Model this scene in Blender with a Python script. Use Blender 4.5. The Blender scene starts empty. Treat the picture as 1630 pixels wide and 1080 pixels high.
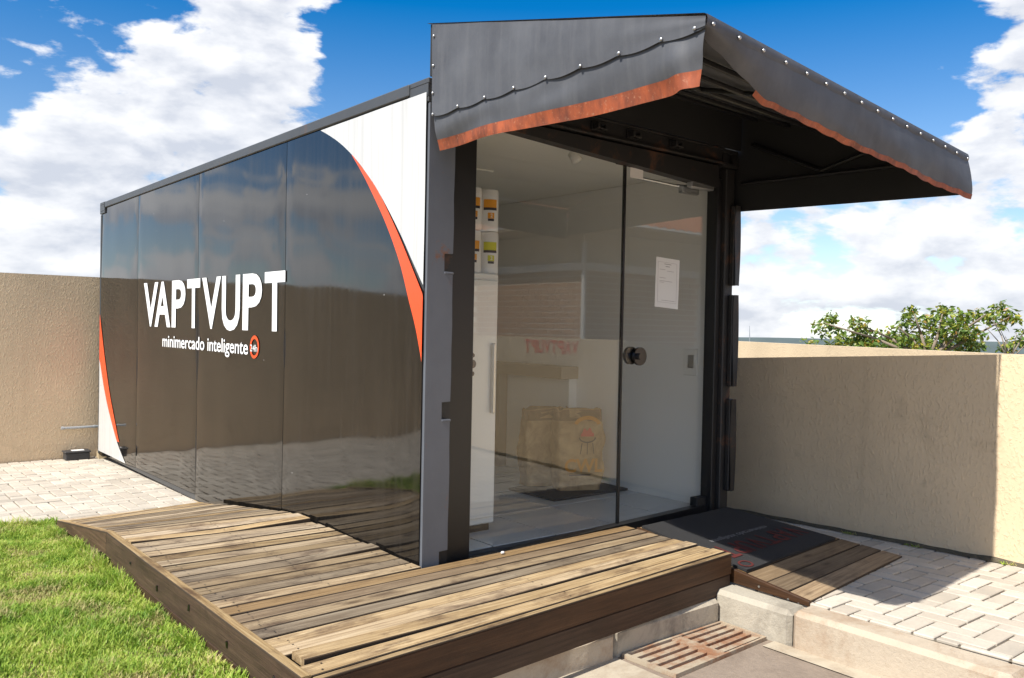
import bpy, math, random
import numpy as np
from mathutils import Vector, Matrix
from mathutils import noise as mnoise

random.seed(7); rng = np.random.default_rng(7)
SC = bpy.context.scene
COL = SC.collection

# ------------------------------------------------------------------ camera
CAM_C = Vector((-2.28675, -3.44900, 1.39368))
YAW, PITCH, ROLL, FPX = math.radians(39.37315), math.radians(-0.79210), math.radians(-1.14367), 1351.67
fw = Vector((math.sin(YAW)*math.cos(PITCH), math.cos(YAW)*math.cos(PITCH), math.sin(PITCH)))
r0 = Vector((math.cos(YAW), -math.sin(YAW), 0)); d0 = fw.cross(r0)
RT = r0*math.cos(ROLL) + d0*math.sin(ROLL)
DN = -r0*math.sin(ROLL) + d0*math.cos(ROLL)
cam_d = bpy.data.cameras.new('camera'); cam = bpy.data.objects.new('camera', cam_d); COL.objects.link(cam)
cam_d.sensor_width = 36; cam_d.lens = FPX/1630*36; cam_d.clip_start = .05; cam_d.clip_end = 20000
m = Matrix((RT, -DN, -fw)).transposed().to_4x4(); m.translation = CAM_C; cam.matrix_world = m
SC.camera = cam
def at(px, py, depth):
    return CAM_C + fw*depth + RT*((px-815)/FPX*depth) + DN*((py-540)/FPX*depth)

# ------------------------------------------------------------------ world, sun, exposure
SUN_TO = Vector((-1, -.08, 1.21)).normalized()
sun_el = math.asin(SUN_TO.z); sun_az = math.atan2(SUN_TO.x, SUN_TO.y)
W = bpy.data.worlds.new('World'); SC.world = W; W.use_nodes = True
nt = W.node_tree; nt.nodes.clear()
def N(nt, t, **kw):
    n = nt.nodes.new(t)
    for k, v in kw.items():
        if k.startswith('i_'): n.inputs[k[2:].replace('_', ' ')].default_value = v
        else: setattr(n, k, v)
    return n
def LK(nt, a, b): nt.links.new(a, b)
def MA(nt, op, a, b=None, c=None, clamp=False):
    n = nt.nodes.new('ShaderNodeMath'); n.operation = op; n.use_clamp = clamp
    for i, v in enumerate((a, b, c)):
        if v is None: continue
        if isinstance(v, (int, float)): n.inputs[i].default_value = v
        else: nt.links.new(v, n.inputs[i])
    return n.outputs[0]
tc = N(nt, 'ShaderNodeTexCoord'); sx = N(nt, 'ShaderNodeSeparateXYZ'); LK(nt, tc.outputs['Generated'], sx.inputs[0])
zc = MA(nt, 'MAXIMUM', sx.outputs[2], .012)
cx = N(nt, 'ShaderNodeCombineXYZ'); LK(nt, sx.outputs[0], cx.inputs[0]); LK(nt, sx.outputs[1], cx.inputs[1]); LK(nt, zc, cx.inputs[2])
sky = N(nt, 'ShaderNodeTexSky', sky_type='NISHITA', sun_disc=False, sun_elevation=sun_el, sun_rotation=sun_az,
        altitude=900, air_density=1.0, dust_density=.15, ozone_density=4.0)
LK(nt, cx.outputs[0], sky.inputs[0])
hs = N(nt, 'ShaderNodeHueSaturation'); hs.inputs['Saturation'].default_value = 1.4; hs.inputs['Value'].default_value = .90
LK(nt, sky.outputs[0], hs.inputs['Color'])
stn = N(nt, 'ShaderNodeMapRange'); LK(nt, sx.outputs[2], stn.inputs[0]); stn.inputs[1].default_value = .0; stn.inputs[2].default_value = .35; stn.inputs[3].default_value = .75; stn.inputs[4].default_value = 1.42; LK(nt, stn.outputs[0], hs.inputs['Saturation'])
# clouds: fbm on a flat cloud deck
zz = MA(nt, 'ADD', MA(nt, 'MAXIMUM', sx.outputs[2], -.08), .16)
cu = N(nt, 'ShaderNodeVectorMath', operation='MULTIPLY'); LK(nt, tc.outputs['Generated'], cu.inputs[0]); cu.inputs[1].default_value = (1, 1, 2.3)
def cloudnoise(vec, scale, det):
    n = N(nt, 'ShaderNodeTexNoise'); n.inputs['Scale'].default_value = scale; n.inputs['Detail'].default_value = det
    n.inputs['Roughness'].default_value = .56; n.inputs['Distortion'].default_value = .15; LK(nt, vec, n.inputs['Vector']); return n.outputs['Fac']
n1 = cloudnoise(cu.outputs[0], 7.4, 10)
off = N(nt, 'ShaderNodeVectorMath', operation='ADD'); LK(nt, cu.outputs[0], off.inputs[0]); off.inputs[1].default_value = (-.012, 0, .045)
n2 = cloudnoise(off.outputs[0], 7.4, 6)
den = MA(nt, 'ADD', MA(nt, 'MULTIPLY', MA(nt, 'SUBTRACT', n1, .5), 1.45), .5)
# cumulus groups that the photograph shows (direction, half-angle deg, gain)
BL = [((220, 110), 8, .10), ((60, 240), 5, .06), ((120, 400), 10, .06), ((360, 190), 6, .10), ((430, 20), 3.5, .22), ((1510, 220), 5, .14), ((1400, 380), 9, .04), ((1605, 40), 3.5, .15),
      ((600, 60), 6, -.25), ((1230, 60), 9, -.28), ((1430, 80), 5, -.2), ((20, 20), 5, -.2), ((230, 240), 2.6, -.12), ((20, 190), 2.2, -.12), ((900, 0), 12, -.25), ((1280, 400), 3, -.06), ((330, 70), 2.5, -.1)]
for (px, py), half, g in BL:
    d = (at(px, py, 1) - CAM_C).normalized()
    dp = N(nt, 'ShaderNodeVectorMath', operation='DOT_PRODUCT'); LK(nt, tc.outputs['Generated'], dp.inputs[0]); dp.inputs[1].default_value = d
    mr = N(nt, 'ShaderNodeMapRange', interpolation_type='SMOOTHSTEP'); LK(nt, dp.outputs['Value'], mr.inputs[0])
    mr.inputs[1].default_value = math.cos(math.radians(half*1.5)); mr.inputs[2].default_value = 1; mr.inputs[3].default_value = 0; mr.inputs[4].default_value = g
    den = MA(nt, 'ADD', den, mr.outputs[0])
hz = N(nt, 'ShaderNodeMapRange'); LK(nt, sx.outputs[2], hz.inputs[0]); hz.inputs[1].default_value = 0; hz.inputs[2].default_value = .35; hz.inputs[3].default_value = .115; hz.inputs[4].default_value = 0
den = MA(nt, 'ADD', den, hz.outputs[0])
cov = N(nt, 'ShaderNodeMapRange', interpolation_type='SMOOTHSTEP'); LK(nt, den, cov.inputs[0]); cov.inputs[1].default_value = .47; cov.inputs[2].default_value = .59
sh = MA(nt, 'SUBTRACT', n1, n2)
lit = N(nt, 'ShaderNodeMapRange'); LK(nt, MA(nt, 'SUBTRACT', sh, MA(nt, 'MULTIPLY', MA(nt, 'SUBTRACT', den, .6), .25)), lit.inputs[0])
lit.inputs[1].default_value = -.13; lit.inputs[2].default_value = .07
cc = N(nt, 'ShaderNodeMix', data_type='RGBA'); LK(nt, lit.outputs[0], cc.inputs['Factor'])
cc.inputs['A'].default_value = (3.9, 4.15, 4.7, 1); cc.inputs['B'].default_value = (6.1, 6.15, 6.3, 1)
mx = N(nt, 'ShaderNodeMix', data_type='RGBA'); LK(nt, MA(nt, 'MULTIPLY', cov.outputs[0], .97), mx.inputs['Factor'])
LK(nt, hs.outputs[0], mx.inputs['A']); LK(nt, cc.outputs['Result'], mx.inputs['B'])
bg = N(nt, 'ShaderNodeBackground'); bg.inputs['Strength'].default_value = .10; LK(nt, mx.outputs['Result'], bg.inputs['Color'])
wo = N(nt, 'ShaderNodeOutputWorld'); LK(nt, bg.outputs[0], wo.inputs[0])

sd = bpy.data.lights.new('sun', 'SUN'); so = bpy.data.objects.new('sun', sd); COL.objects.link(so)
sd.energy = 4.2; sd.angle = math.radians(.55); sd.color = (1, .955, .87)
so.rotation_euler = SUN_TO.to_track_quat('Z', 'Y').to_euler(); so.location = (-20, -2, 25)
vs = SC.view_settings; vs.view_transform = 'Standard'; vs.look = 'None'; vs.gamma = 1; vs.use_curve_mapping = False; vs.exposure = .8
SC.render.engine = 'CYCLES'; SC.cycles.max_bounces = 12; SC.cycles.transparent_max_bounces = 16; SC.cycles.diffuse_bounces = 9; SC.cycles.sample_clamp_indirect = 8

# ------------------------------------------------------------------ materials
MAT = {}
def newmat(name):
    mt = bpy.data.materials.new(name); mt.use_nodes = True; t = mt.node_tree
    b = t.nodes['Principled BSDF']; MAT[name] = mt; return mt, t, b
def mixc(t, fac, a, b, blend='MIX'):
    n = N(t, 'ShaderNodeMix', data_type='RGBA', blend_type=blend)
    for s, v in (('Factor', fac), ('A', a), ('B', b)):
        if isinstance(v, (int, float)): n.inputs[s].default_value = v
        elif isinstance(v, tuple): n.inputs[s].default_value = v if len(v) == 4 else (*v, 1)
        else: LK(t, v, n.inputs[s])
    return n.outputs['Result']
def noise(t, scale, det=4, rough=.55, co='Object', stretch=None, rnd=False, dist=0):
    c = N(t, 'ShaderNodeTexCoord'); v = c.outputs[co]
    if stretch or rnd:
        mp = N(t, 'ShaderNodeMapping'); LK(t, v, mp.inputs[0])
        if stretch: mp.inputs['Scale'].default_value = stretch
        if rnd:
            oi = N(t, 'ShaderNodeObjectInfo'); cb = N(t, 'ShaderNodeCombineXYZ')
            for i, k in enumerate((37., 91., 53.)): LK(t, MA(t, 'MULTIPLY', oi.outputs['Random'], k), cb.inputs[i])
            LK(t, cb.outputs[0], mp.inputs['Location'])
        v = mp.outputs[0]
    n = N(t, 'ShaderNodeTexNoise'); n.inputs['Scale'].default_value = scale; n.inputs['Detail'].default_value = det
    n.inputs['Roughness'].default_value = rough; n.inputs['Distortion'].default_value = dist; LK(t, v, n.inputs['Vector']); return n.outputs['Fac']
def ramp(t, fac, stops):
    n = N(t, 'ShaderNodeValToRGB'); e = n.color_ramp.elements
    while len(e) < len(stops): e.new(.5)
    for el, (p, c) in zip(e, stops): el.position = p; el.color = c if len(c) == 4 else (*c, 1)
    LK(t, fac, n.inputs[0]); return n.outputs[0]
def mr(t, fac, a, b, c=0., d=1.):
    n = N(t, 'ShaderNodeMapRange'); LK(t, fac, n.inputs[0])
    for i, v in enumerate((a, b, c, d)): n.inputs[i+1].default_value = v
    return n.outputs[0]
def bump(t, b, h, strength, dist, normal=None):
    n = N(t, 'ShaderNodeBump'); n.inputs['Strength'].default_value = strength; n.inputs['Distance'].default_value = dist
    LK(t, h, n.inputs['Height'])
    if normal: LK(t, normal, n.inputs['Normal'])
    if b: LK(t, n.outputs[0], b.inputs['Normal'])
    return n.outputs[0]
def simple(name, col, rough=.6, metal=0, var=.12, vscale=6, spec=.5, bmp=0):
    mt, t, b = newmat(name); n = noise(t, vscale, 5, .6)
    lo = tuple(c*(1-var) for c in col); hi = tuple(min(1, c*(1+var)) for c in col)
    LK(t, mixc(t, n, lo, hi), b.inputs['Base Color']); b.inputs['Roughness'].default_value = rough; b.inputs['Metallic'].default_value = metal
    b.inputs['Specular IOR Level'].default_value = spec
    if bmp: bump(t, b, noise(t, vscale*12, 4), bmp, .002)
    return mt

# stucco (trowelled with drag marks)
def stucco(name, col):
    mt, t, b = newmat(name)
    n = noise(t, 1.3, 5, .6); st = noise(t, 3.0, 4, .6, stretch=(1, 1, .25))
    c = mixc(t, mr(t, n, .3, .7), tuple(x*.9 for x in col), tuple(x*1.06 for x in col))
    c = mixc(t, mr(t, st, .62, .8, 0, .28), c, tuple(x*.68 for x in col))
    dr = noise(t, 5.5, 5, .65, stretch=(1, 1, .06)); c = mixc(t, mr(t, dr, .60, .78, 0, .35), c, tuple(x*.62 for x in col))
    pa = noise(t, 2.1, 6, .7, dist=.6); c = mixc(t, mr(t, pa, .60, .70, 0, .30), c, (.36, .27, .17))
    LK(t, c, b.inputs['Base Color']); b.inputs['Roughness'].default_value = .88; b.inputs['Specular IOR Level'].default_value = .25
    g1 = noise(t, 62, 3, .55, stretch=(1, 1, .6), dist=.3); g2 = noise(t, 190, 2, .5)
    v = mr(t, g1, .50, .72)
    h = MA(t, 'ADD', v, MA(t, 'MULTIPLY', g2, .25))
    bump(t, b, h, .8, .0034); return mt
stucco('stucco', (.70, .545, .36)); stucco('stucco_pale', (.66, .52, .35))

# weathered deck wood; local X is the grain
def wood(name, stops, rough, dark, dirt):
    mt, t, b = newmat(name)
    g = noise(t, 4, 8, .6, stretch=(.55, 17, 17), rnd=True, dist=.35)
    g2 = noise(t, 30, 4, .65, stretch=(.25, 12, 12), rnd=True)
    p = noise(t, 3.4, 7, .68, stretch=(1, 2.2, 2.2), rnd=True, dist=.3)
    base = ramp(t, mr(t, g, .18, .78), stops)
    base = mixc(t, mr(t, g2, .45, .75, 0, .4), base, dark)
    base = mixc(t, mr(t, p, .49, .68, 0, dirt), base, dark)
    oi = N(t, 'ShaderNodeObjectInfo')
    hv = N(t, 'ShaderNodeHueSaturation'); LK(t, base, hv.inputs['Color']); LK(t, mr(t, oi.outputs['Random'], 0, 1, .58, 1.28), hv.inputs['Value'])
    sat = MA(t, 'FRACT', MA(t, 'MULTIPLY', oi.outputs['Random'], 7.31)); LK(t, mr(t, sat, 0, 1, .78, 1.14), hv.inputs['Saturation'])
    # knots
    c = N(t, 'ShaderNodeTexCoord'); mp = N(t, 'ShaderNodeMapping'); LK(t, c.outputs['Object'], mp.inputs[0]); mp.inputs['Scale'].default_value = (1.7, 5.5, 0)
    cb = N(t, 'ShaderNodeCombineXYZ'); LK(t, MA(t, 'MULTIPLY', oi.outputs['Random'], 61), cb.inputs[0]); LK(t, MA(t, 'MULTIPLY', oi.outputs['Random'], 23), cb.inputs[1]); LK(t, cb.outputs[0], mp.inputs['Location'])
    vo = N(t, 'ShaderNodeTexVoronoi'); vo.inputs['Scale'].default_value = 1.; LK(t, mp.outputs[0], vo.inputs['Vector'])
    col = mixc(t, mr(t, vo.outputs['Distance'], .03, .11, .65, 0), hv.outputs[0], (.05, .028, .014))
    LK(t, col, b.inputs['Base Color']); b.inputs['Roughness'].default_value = rough; b.inputs['Specular IOR Level'].default_value = .3
    bump(t, b, MA(t, 'ADD', g, MA(t, 'MULTIPLY', g2, .6)), .55, .004); return mt
wood('wood_top', [(0, (.11, .068, .034)), (.3, (.25, .17, .088)), (.65, (.41, .30, .172)), (1, (.55, .45, .29))], .78, (.085, .050, .030), .88)
wood('wood_ramp', [(0, (.10, .062, .030)), (.35, (.21, .135, .068)), (.7, (.30, .205, .11)), (1, (.38, .28, .165))], .75, (.07, .042, .024), .6)
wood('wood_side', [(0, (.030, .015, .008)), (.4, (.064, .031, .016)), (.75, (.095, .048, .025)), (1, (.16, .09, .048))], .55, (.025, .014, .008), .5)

simple('wood_edge', (.05, .032, .018), .85, 0, .3, 14)
# pavers: pale concrete, random tone per paver
mt, t, b = newmat('paver'); oi = N(t, 'ShaderNodeObjectInfo'); ge = N(t, 'ShaderNodeNewGeometry')
rr = MA(t, 'FRACT', MA(t, 'ADD', oi.outputs['Random'], ge.outputs['Random Per Island']))
c = mixc(t, rr, (.44, .385, .315), (.60, .54, .455)); n = noise(t, 60, 4, .65, rnd=True); c = mixc(t, mr(t, n, .35, .75, 0, .5), c, (.38, .335, .275))
n = noise(t, 2.2, 5, .65, co='Object', rnd=True); c = mixc(t, mr(t, n, .48, .70, 0, .6), c, (.30, .27, .225))
LK(t, c, b.inputs['Base Color']); b.inputs['Roughness'].default_value = .9; bump(t, b, noise(t, 220, 3, .6), .5, .0015)
# sand in joints / soil
simple('joint_sand', (.17, .145, .11), .95, 0, .35, 30, .2)
def concrete(name, col, stain, amt, bmp=.6, sc=6):
    mt, t, b = newmat(name); n = noise(t, sc, 6, .7); f = noise(t, 55, 4, .7); s = noise(t, 2.6, 6, .72, dist=.5)
    c = mixc(t, n, tuple(x*.82 for x in col), tuple(x*1.12 for x in col)); c = mixc(t, mr(t, s, .48, .64, 0, amt), c, stain)
    vo = N(t, 'ShaderNodeTexVoronoi'); vo.inputs['Scale'].default_value = 70; cco = N(t, 'ShaderNodeTexCoord'); LK(t, cco.outputs['Object'], vo.inputs['Vector'])
    c = mixc(t, mr(t, vo.outputs['Distance'], .05, .16, .55, 0), c, tuple(x*.45 for x in col))
    LK(t, c, b.inputs['Base Color']); b.inputs['Roughness'].default_value = .92; b.inputs['Specular IOR Level'].default_value = .2
    bump(t, b, MA(t, 'ADD', f, MA(t, 'MULTIPLY', n, .6)), bmp, .004); return mt
concrete('kerb_concrete', (.46, .40, .31), (.13, .115, .10), .75)
concrete('kerb_warm', (.47, .395, .305), (.33, .235, .16), .85, 1., 11)
concrete('kerb_grey', (.42, .38, .31), (.24, .21, .17), .8, 1., 9)
concrete('gutter', (.46, .40, .31), (.27, .20, .14), .6)
concrete('asphalt', (.27, .215, .17), (.18, .14, .11), .7, 1., 40)
concrete('slab', (.42, .40, .36), (.3, .28, .25), .4)

# glossy dark cladding with dust and drip streaks
mt, t, b = newmat('cladding'); n = noise(t, 9, 5, .6, stretch=(1, 3.2, .12)); n2 = noise(t, 1.2, 4, .6)
c = mixc(t, mr(t, n, .45, .8, 0, .55), (.005, .0048, .0047), (.022, .020, .0185)); c = mixc(t, mr(t, n2, .4, .7, 0, .3), c, (.016, .0135, .011))
vo = N(t, 'ShaderNodeTexVoronoi'); vo.inputs['Scale'].default_value = 4.6; cco = N(t, 'ShaderNodeTexCoord'); LK(t, cco.outputs['Object'], vo.inputs['Vector'])
c = mixc(t, mr(t, vo.outputs['Distance'], .011, .018, .8, 0), c, (.6, .6, .6))
LK(t, c, b.inputs['Base Color']); LK(t, mr(t, n, .3, .8, .035, .10), b.inputs['Roughness']); b.inputs['IOR'].default_value = 1.75
mt, t, b = newmat('decal_white'); n = noise(t, 10, 5, .6, stretch=(1, 3.5, .10)); c = mixc(t, mr(t, n, .42, .75, 0, .6), (.58, .58, .57), (.38, .37, .355))
LK(t, c, b.inputs['Base Color']); b.inputs['Roughness'].default_value = .35
simple('letter_white', (.86, .86, .86), .4, 0, .02); simple('decal_red', (.78, .085, .022), .32, 0, .05)

# painted steel with rust
def steel(name, col, rustamt, rough=.5, lo=.60, hi=.72):
    mt, t, b = newmat(name); n = noise(t, 5, 8, .72, dist=.4); g = noise(t, 60, 4, .7); v = noise(t, 3, 4, .6)
    c = mixc(t, v, tuple(x*.8 for x in col), tuple(x*1.25 for x in col)); r = mixc(t, g, (.12, .038, .014), (.36, .15, .06))
    f = mr(t, n, lo, hi, 0, rustamt); c = mixc(t, f, c, r); LK(t, c, b.inputs['Base Color'])
    LK(t, mr(t, f, 0, 1, rough, .9), b.inputs['Roughness']); bump(t, b, MA(t, 'ADD', MA(t, 'MULTIPLY', g, .3), n), .25, .004); return mt
steel('post_steel', (.115, .125, .145), .85, .42, .60, .70); steel('rail_steel', (.055, .058, .062), .5, .45); steel('header_steel', (.020, .019, .019), .6, .5, .55, .75)
steel('rust_steel', (.05, .03, .02), 1, .8, .3, .5)
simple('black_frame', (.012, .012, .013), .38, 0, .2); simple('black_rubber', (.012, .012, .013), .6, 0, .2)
# canvas
mt, t, b = newmat('canvas'); n = noise(t, 2.5, 6, .65); s = noise(t, 8, 5, .6, stretch=(1, 2.5, .2)); w = noise(t, 500, 1, .5)
c = mixc(t, mr(t, n, .3, .75), (.050, .052, .060), (.105, .108, .118)); c = mixc(t, mr(t, s, .5, .8, 0, .5), c, (.13, .13, .135))
LK(t, c, b.inputs['Base Color']); b.inputs['Roughness'].default_value = .55; bump(t, b, w, .2, .001)
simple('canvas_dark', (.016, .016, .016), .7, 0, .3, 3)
mt, t, b = newmat('canvas_trim'); n = noise(t, 14, 6, .7, stretch=(1, 1, .3)); g = noise(t, 70, 4, .7); c = mixc(t, mr(t, n, .32, .66), (.44, .10, .032), (.15, .04, .02)); c = mixc(t, mr(t, g, .58, .72, 0, .7), c, (.46, .24, .14))
LK(t, c, b.inputs['Base Color']); b.inputs['Roughness'].default_value = .6
simple('stud_metal', (.5, .5, .5), .4, 1, .15); simple('chrome_dark', (.12, .12, .13), .25, 1, .1); simple('alu', (.55, .56, .57), .35, .9, .1)
# glass
mt = bpy.data.materials.new('glass'); mt.use_nodes = True; t = mt.node_tree; t.nodes.clear(); MAT['glass'] = mt
fr = N(t, 'ShaderNodeFresnel'); gbf = N(t, 'ShaderNodeNewGeometry'); LK(t, mr(t, gbf.outputs['Backfacing'], 0, 1, 1.52, 1/1.52), fr.inputs[0]); tr = N(t, 'ShaderNodeBsdfTransparent'); tr.inputs[0].default_value = (.985, .992, .986, 1)
gl = N(t, 'ShaderNodeBsdfGlossy'); gl.inputs['Roughness'].default_value = .0; ms = N(t, 'ShaderNodeMixShader'); LK(t, fr.outputs[0], ms.inputs[0]); LK(t, tr.outputs[0], ms.inputs[1]); LK(t, gl.outputs[0], ms.inputs[2])
om = N(t, 'ShaderNodeOutputMaterial'); LK(t, ms.outputs[0], om.inputs[0])
# interior
simple('wall_white', (.88, .88, .85), .6, 0, .03, 2); simple('ceiling_white', (.90, .89, .83), .7, 0, .02); simple('floor_tile', (.66, .67, .67), .22, 0, .12, 4); simple('grout', (.10, .10, .10), .8)
simple('white_enamel', (.82, .82, .78), .3, 0, .03); simple('counter_beige', (.36, .30, .22), .5, 0, .1); simple('paper_white', (.80, .79, .77), .7, 0, .03)
simple('label_orange', (.80, .34, .02), .5, 0, .05); simple('label_lime', (.62, .60, .03), .5, 0, .05); simple('label_dark', (.03, .025, .04), .5); simple('print_grey', (.33, .31, .31), .8, 0, .1); simple('print_red', (.55, .06, .04), .7)
mt, t, b = newmat('sack_paper'); n = noise(t, 9, 6, .65, dist=.6); c = mixc(t, mr(t, n, .3, .7), (.25, .15, .065), (.52, .36, .18)); LK(t, c, b.inputs['Base Color']); b.inputs['Roughness'].default_value = .8; bump(t, b, n, .7, .012)
simple('sack_print', (.50, .21, .015), .8, 0, .15, 20); simple('sack_dark', (.06, .04, .03), .8); simple('sack_fold', (.20, .125, .06), .85, 0, .4, 18, bmp=.8)
mt, t, b = newmat('mat_black'); n = noise(t, 260, 3, .7); c = mixc(t, n, (.008, .008, .009), (.035, .034, .036)); LK(t, c, b.inputs['Base Color']); b.inputs['Roughness'].default_value = .95; bump(t, b, n, 1, .006)
simple('mat_red', (.085, .009, .007), .95, 0, .5, 120); simple('mat_grey', (.16, .16, .165), .95, 0, .4, 120)
steel('grate_iron', (.36, .30, .22), .85, .8, .44, .60)
simple('box_plastic', (.035, .035, .038), .5, 0, .2); simple('pipe_grey', (.42, .44, .45), .4, .3); simple('block_wood', (.46, .36, .22), .8, 0, .2)
# grass
mt, t, b = newmat('grass'); ge = N(t, 'ShaderNodeNewGeometry'); n = noise(t, 4.5, 5, .65); r = ge.outputs['Random Per Island']
c = ramp(t, MA(t, 'ADD', MA(t, 'MULTIPLY', r, .55), MA(t, 'MULTIPLY', mr(t, n, .38, .68), .52)), [(0, (.12, .24, .025)), (.35, (.26, .40, .045)), (.62, (.42, .52, .085)), (.80, (.56, .55, .16)), (1, (.64, .53, .28))])
dry = noise(t, 3.1, 6, .72, dist=.5); c = mixc(t, mr(t, MA(t, 'ADD', dry, MA(t, 'MULTIPLY', r, .12)), .60, .70, 0, .8), c, (.50, .40, .20))
LK(t, c, b.inputs['Base Color']); b.inputs['Roughness'].default_value = .5; b.inputs['Specular IOR Level'].default_value = .35
ts = N(t, 'ShaderNodeBsdfTranslucent'); LK(t, c, ts.inputs[0]); ms = N(t, 'ShaderNodeMixShader'); ms.inputs[0].default_value = .35
LK(t, b.outputs[0], ms.inputs[1]); LK(t, ts.outputs[0], ms.inputs[2]); LK(t, ms.outputs[0], t.nodes['Material Output'].inputs[0])
simple('dirt', (.10, .085, .06), .95, 0, .5, 40, .2, .8); simple('soil', (.12, .10, .045), .95, 0, .4, 14)
mt, t, b = newmat('leaf'); ge = N(t, 'ShaderNodeNewGeometry')
c = ramp(t, ge.outputs['Random Per Island'], [(0, (.07, .14, .025)), (.45, (.16, .25, .04)), (.8, (.30, .35, .05)), (.95, (.48, .42, .06)), (1, (.38, .18, .06))]); LK(t, c, b.inputs['Base Color']); b.inputs['Roughness'].default_value = .4
ts = N(t, 'ShaderNodeBsdfTranslucent'); LK(t, c, ts.inputs[0]); ms = N(t, 'ShaderNodeMixShader'); ms.inputs[0].default_value = .35
LK(t, b.outputs[0], ms.inputs[1]); LK(t, ts.outputs[0], ms.inputs[2]); LK(t, ms.outputs[0], t.nodes['Material Output'].inputs[0])
simple('bark', (.24, .19, .14), .9, 0, .3, 12); simple('far_land', (.075, .10, .10), 1, 0, .3, .01)
simple('brick', (.44, .22, .10), .85, 0, .25, 3, bmp=.4); simple('mortar', (.80, .74, .64), .9); simple('house_paint', (.50, .39, .26), .85, 0, .05); simple('house_white', (.78, .77, .74), .7, 0, .04)
simple('roof_tile', (.52, .17, .075), .8, 0, .3, 5); simple('window_dark', (.05, .055, .06), .1, 0, .1)

# ------------------------------------------------------------------ helpers
def tag(o, label=None, cat=None, group=None, kind=None):
    if label: o['label'] = label
    if cat: o['category'] = cat
    if group: o['group'] = group
    if kind: o['kind'] = kind
    return o
def empty(name, label, cat, loc=(0, 0, 0), group=None):
    o = bpy.data.objects.new(name, None); COL.objects.link(o); o.location = loc; o.empty_display_size = .2
    return tag(o, label, cat, group)
def wmat(p):
    mm = Matrix.Translation(p.location) if p.rotation_euler.to_matrix() == Matrix.Identity(3) else Matrix.LocRotScale(p.location, p.rotation_euler, None)
    return wmat(p.parent) @ mm if p.parent else mm
def obj(name, verts, faces, mat, parent=None, smooth=False, loc=None, rot=None, me=None):
    """verts in world coordinates unless loc is given (then local to loc/rot); parents are moved only by translation"""
    if me is None:
        me = bpy.data.meshes.new(name); me.from_pydata([tuple(v) for v in verts], [], faces); me.materials.append(MAT[mat])
        if smooth: me.polygons.foreach_set('use_smooth', [True]*len(me.polygons))
        me.update()
    o = bpy.data.objects.new(name, me); COL.objects.link(o)
    L = Vector(loc) if loc is not None else Vector((0, 0, 0))
    if parent:
        o.parent = parent; q = parent
        while q: L = L - Vector(q.location); q = q.parent
    o.location = L
    if rot is not None: o.rotation_euler = rot
    return o
class MB:
    def __init__(s): s.v = []; s.f = []
    def add(s, vs, fs):
        k = len(s.v); s.v += [tuple(v) for v in vs]; s.f += [tuple(i+k for i in f) for f in fs]; return s
    def box(s, x0, x1, y0, y1, z0, z1, c=.0):
        if c <= 0:
            vs = [(x, y, z) for x in (x0, x1) for y in (y0, y1) for z in (z0, z1)]
            return s.add(vs, [(0, 1, 3, 2), (4, 6, 7, 5), (0, 4, 5, 1), (2, 3, 7, 6), (0, 2, 6, 4), (1, 5, 7, 3)])
        return s.add(*cbox(x0, x1, y0, y1, z0, z1, c))
    def tube(s, a, b, r, n=10, r2=None):
        a, b = Vector(a), Vector(b); d = (b-a).normalized(); u = d.orthogonal().normalized(); w = d.cross(u); r2 = r if r2 is None else r2
        vs = [a+(u*math.cos(k*2*math.pi/n)+w*math.sin(k*2*math.pi/n))*r for k in range(n)] + [b+(u*math.cos(k*2*math.pi/n)+w*math.sin(k*2*math.pi/n))*r2 for k in range(n)]
        return s.add(vs, [(k, (k+1) % n, n+(k+1) % n, n+k) for k in range(n)]+[tuple(range(n))[::-1], tuple(range(n, 2*n))])
    def grid(s, fn, nu, nv):
        vs = [fn(i/nu, j/nv) for j in range(nv+1) for i in range(nu+1)]
        return s.add(vs, [(j*(nu+1)+i, j*(nu+1)+i+1, (j+1)*(nu+1)+i+1, (j+1)*(nu+1)+i) for j in range(nv) for i in range(nu)])
    def prism(s, poly, axis, a, b):
        """poly of 2D points in the two other axes, extruded along axis from a to b"""
        n = len(poly)
        def p(q, w): r = list(q); r.insert(axis, w); return r
        return s.add([p(q, a) for q in poly]+[p(q, b) for q in poly], [tuple(range(n))[::-1], tuple(range(n, 2*n))]+[(k, (k+1) % n, n+(k+1) % n, n+k) for k in range(n)])
    def build(s, name, mat, parent=None, smooth=False, loc=None, rot=None): return obj(name, s.v, s.f, mat, parent, smooth, loc, rot)
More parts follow.
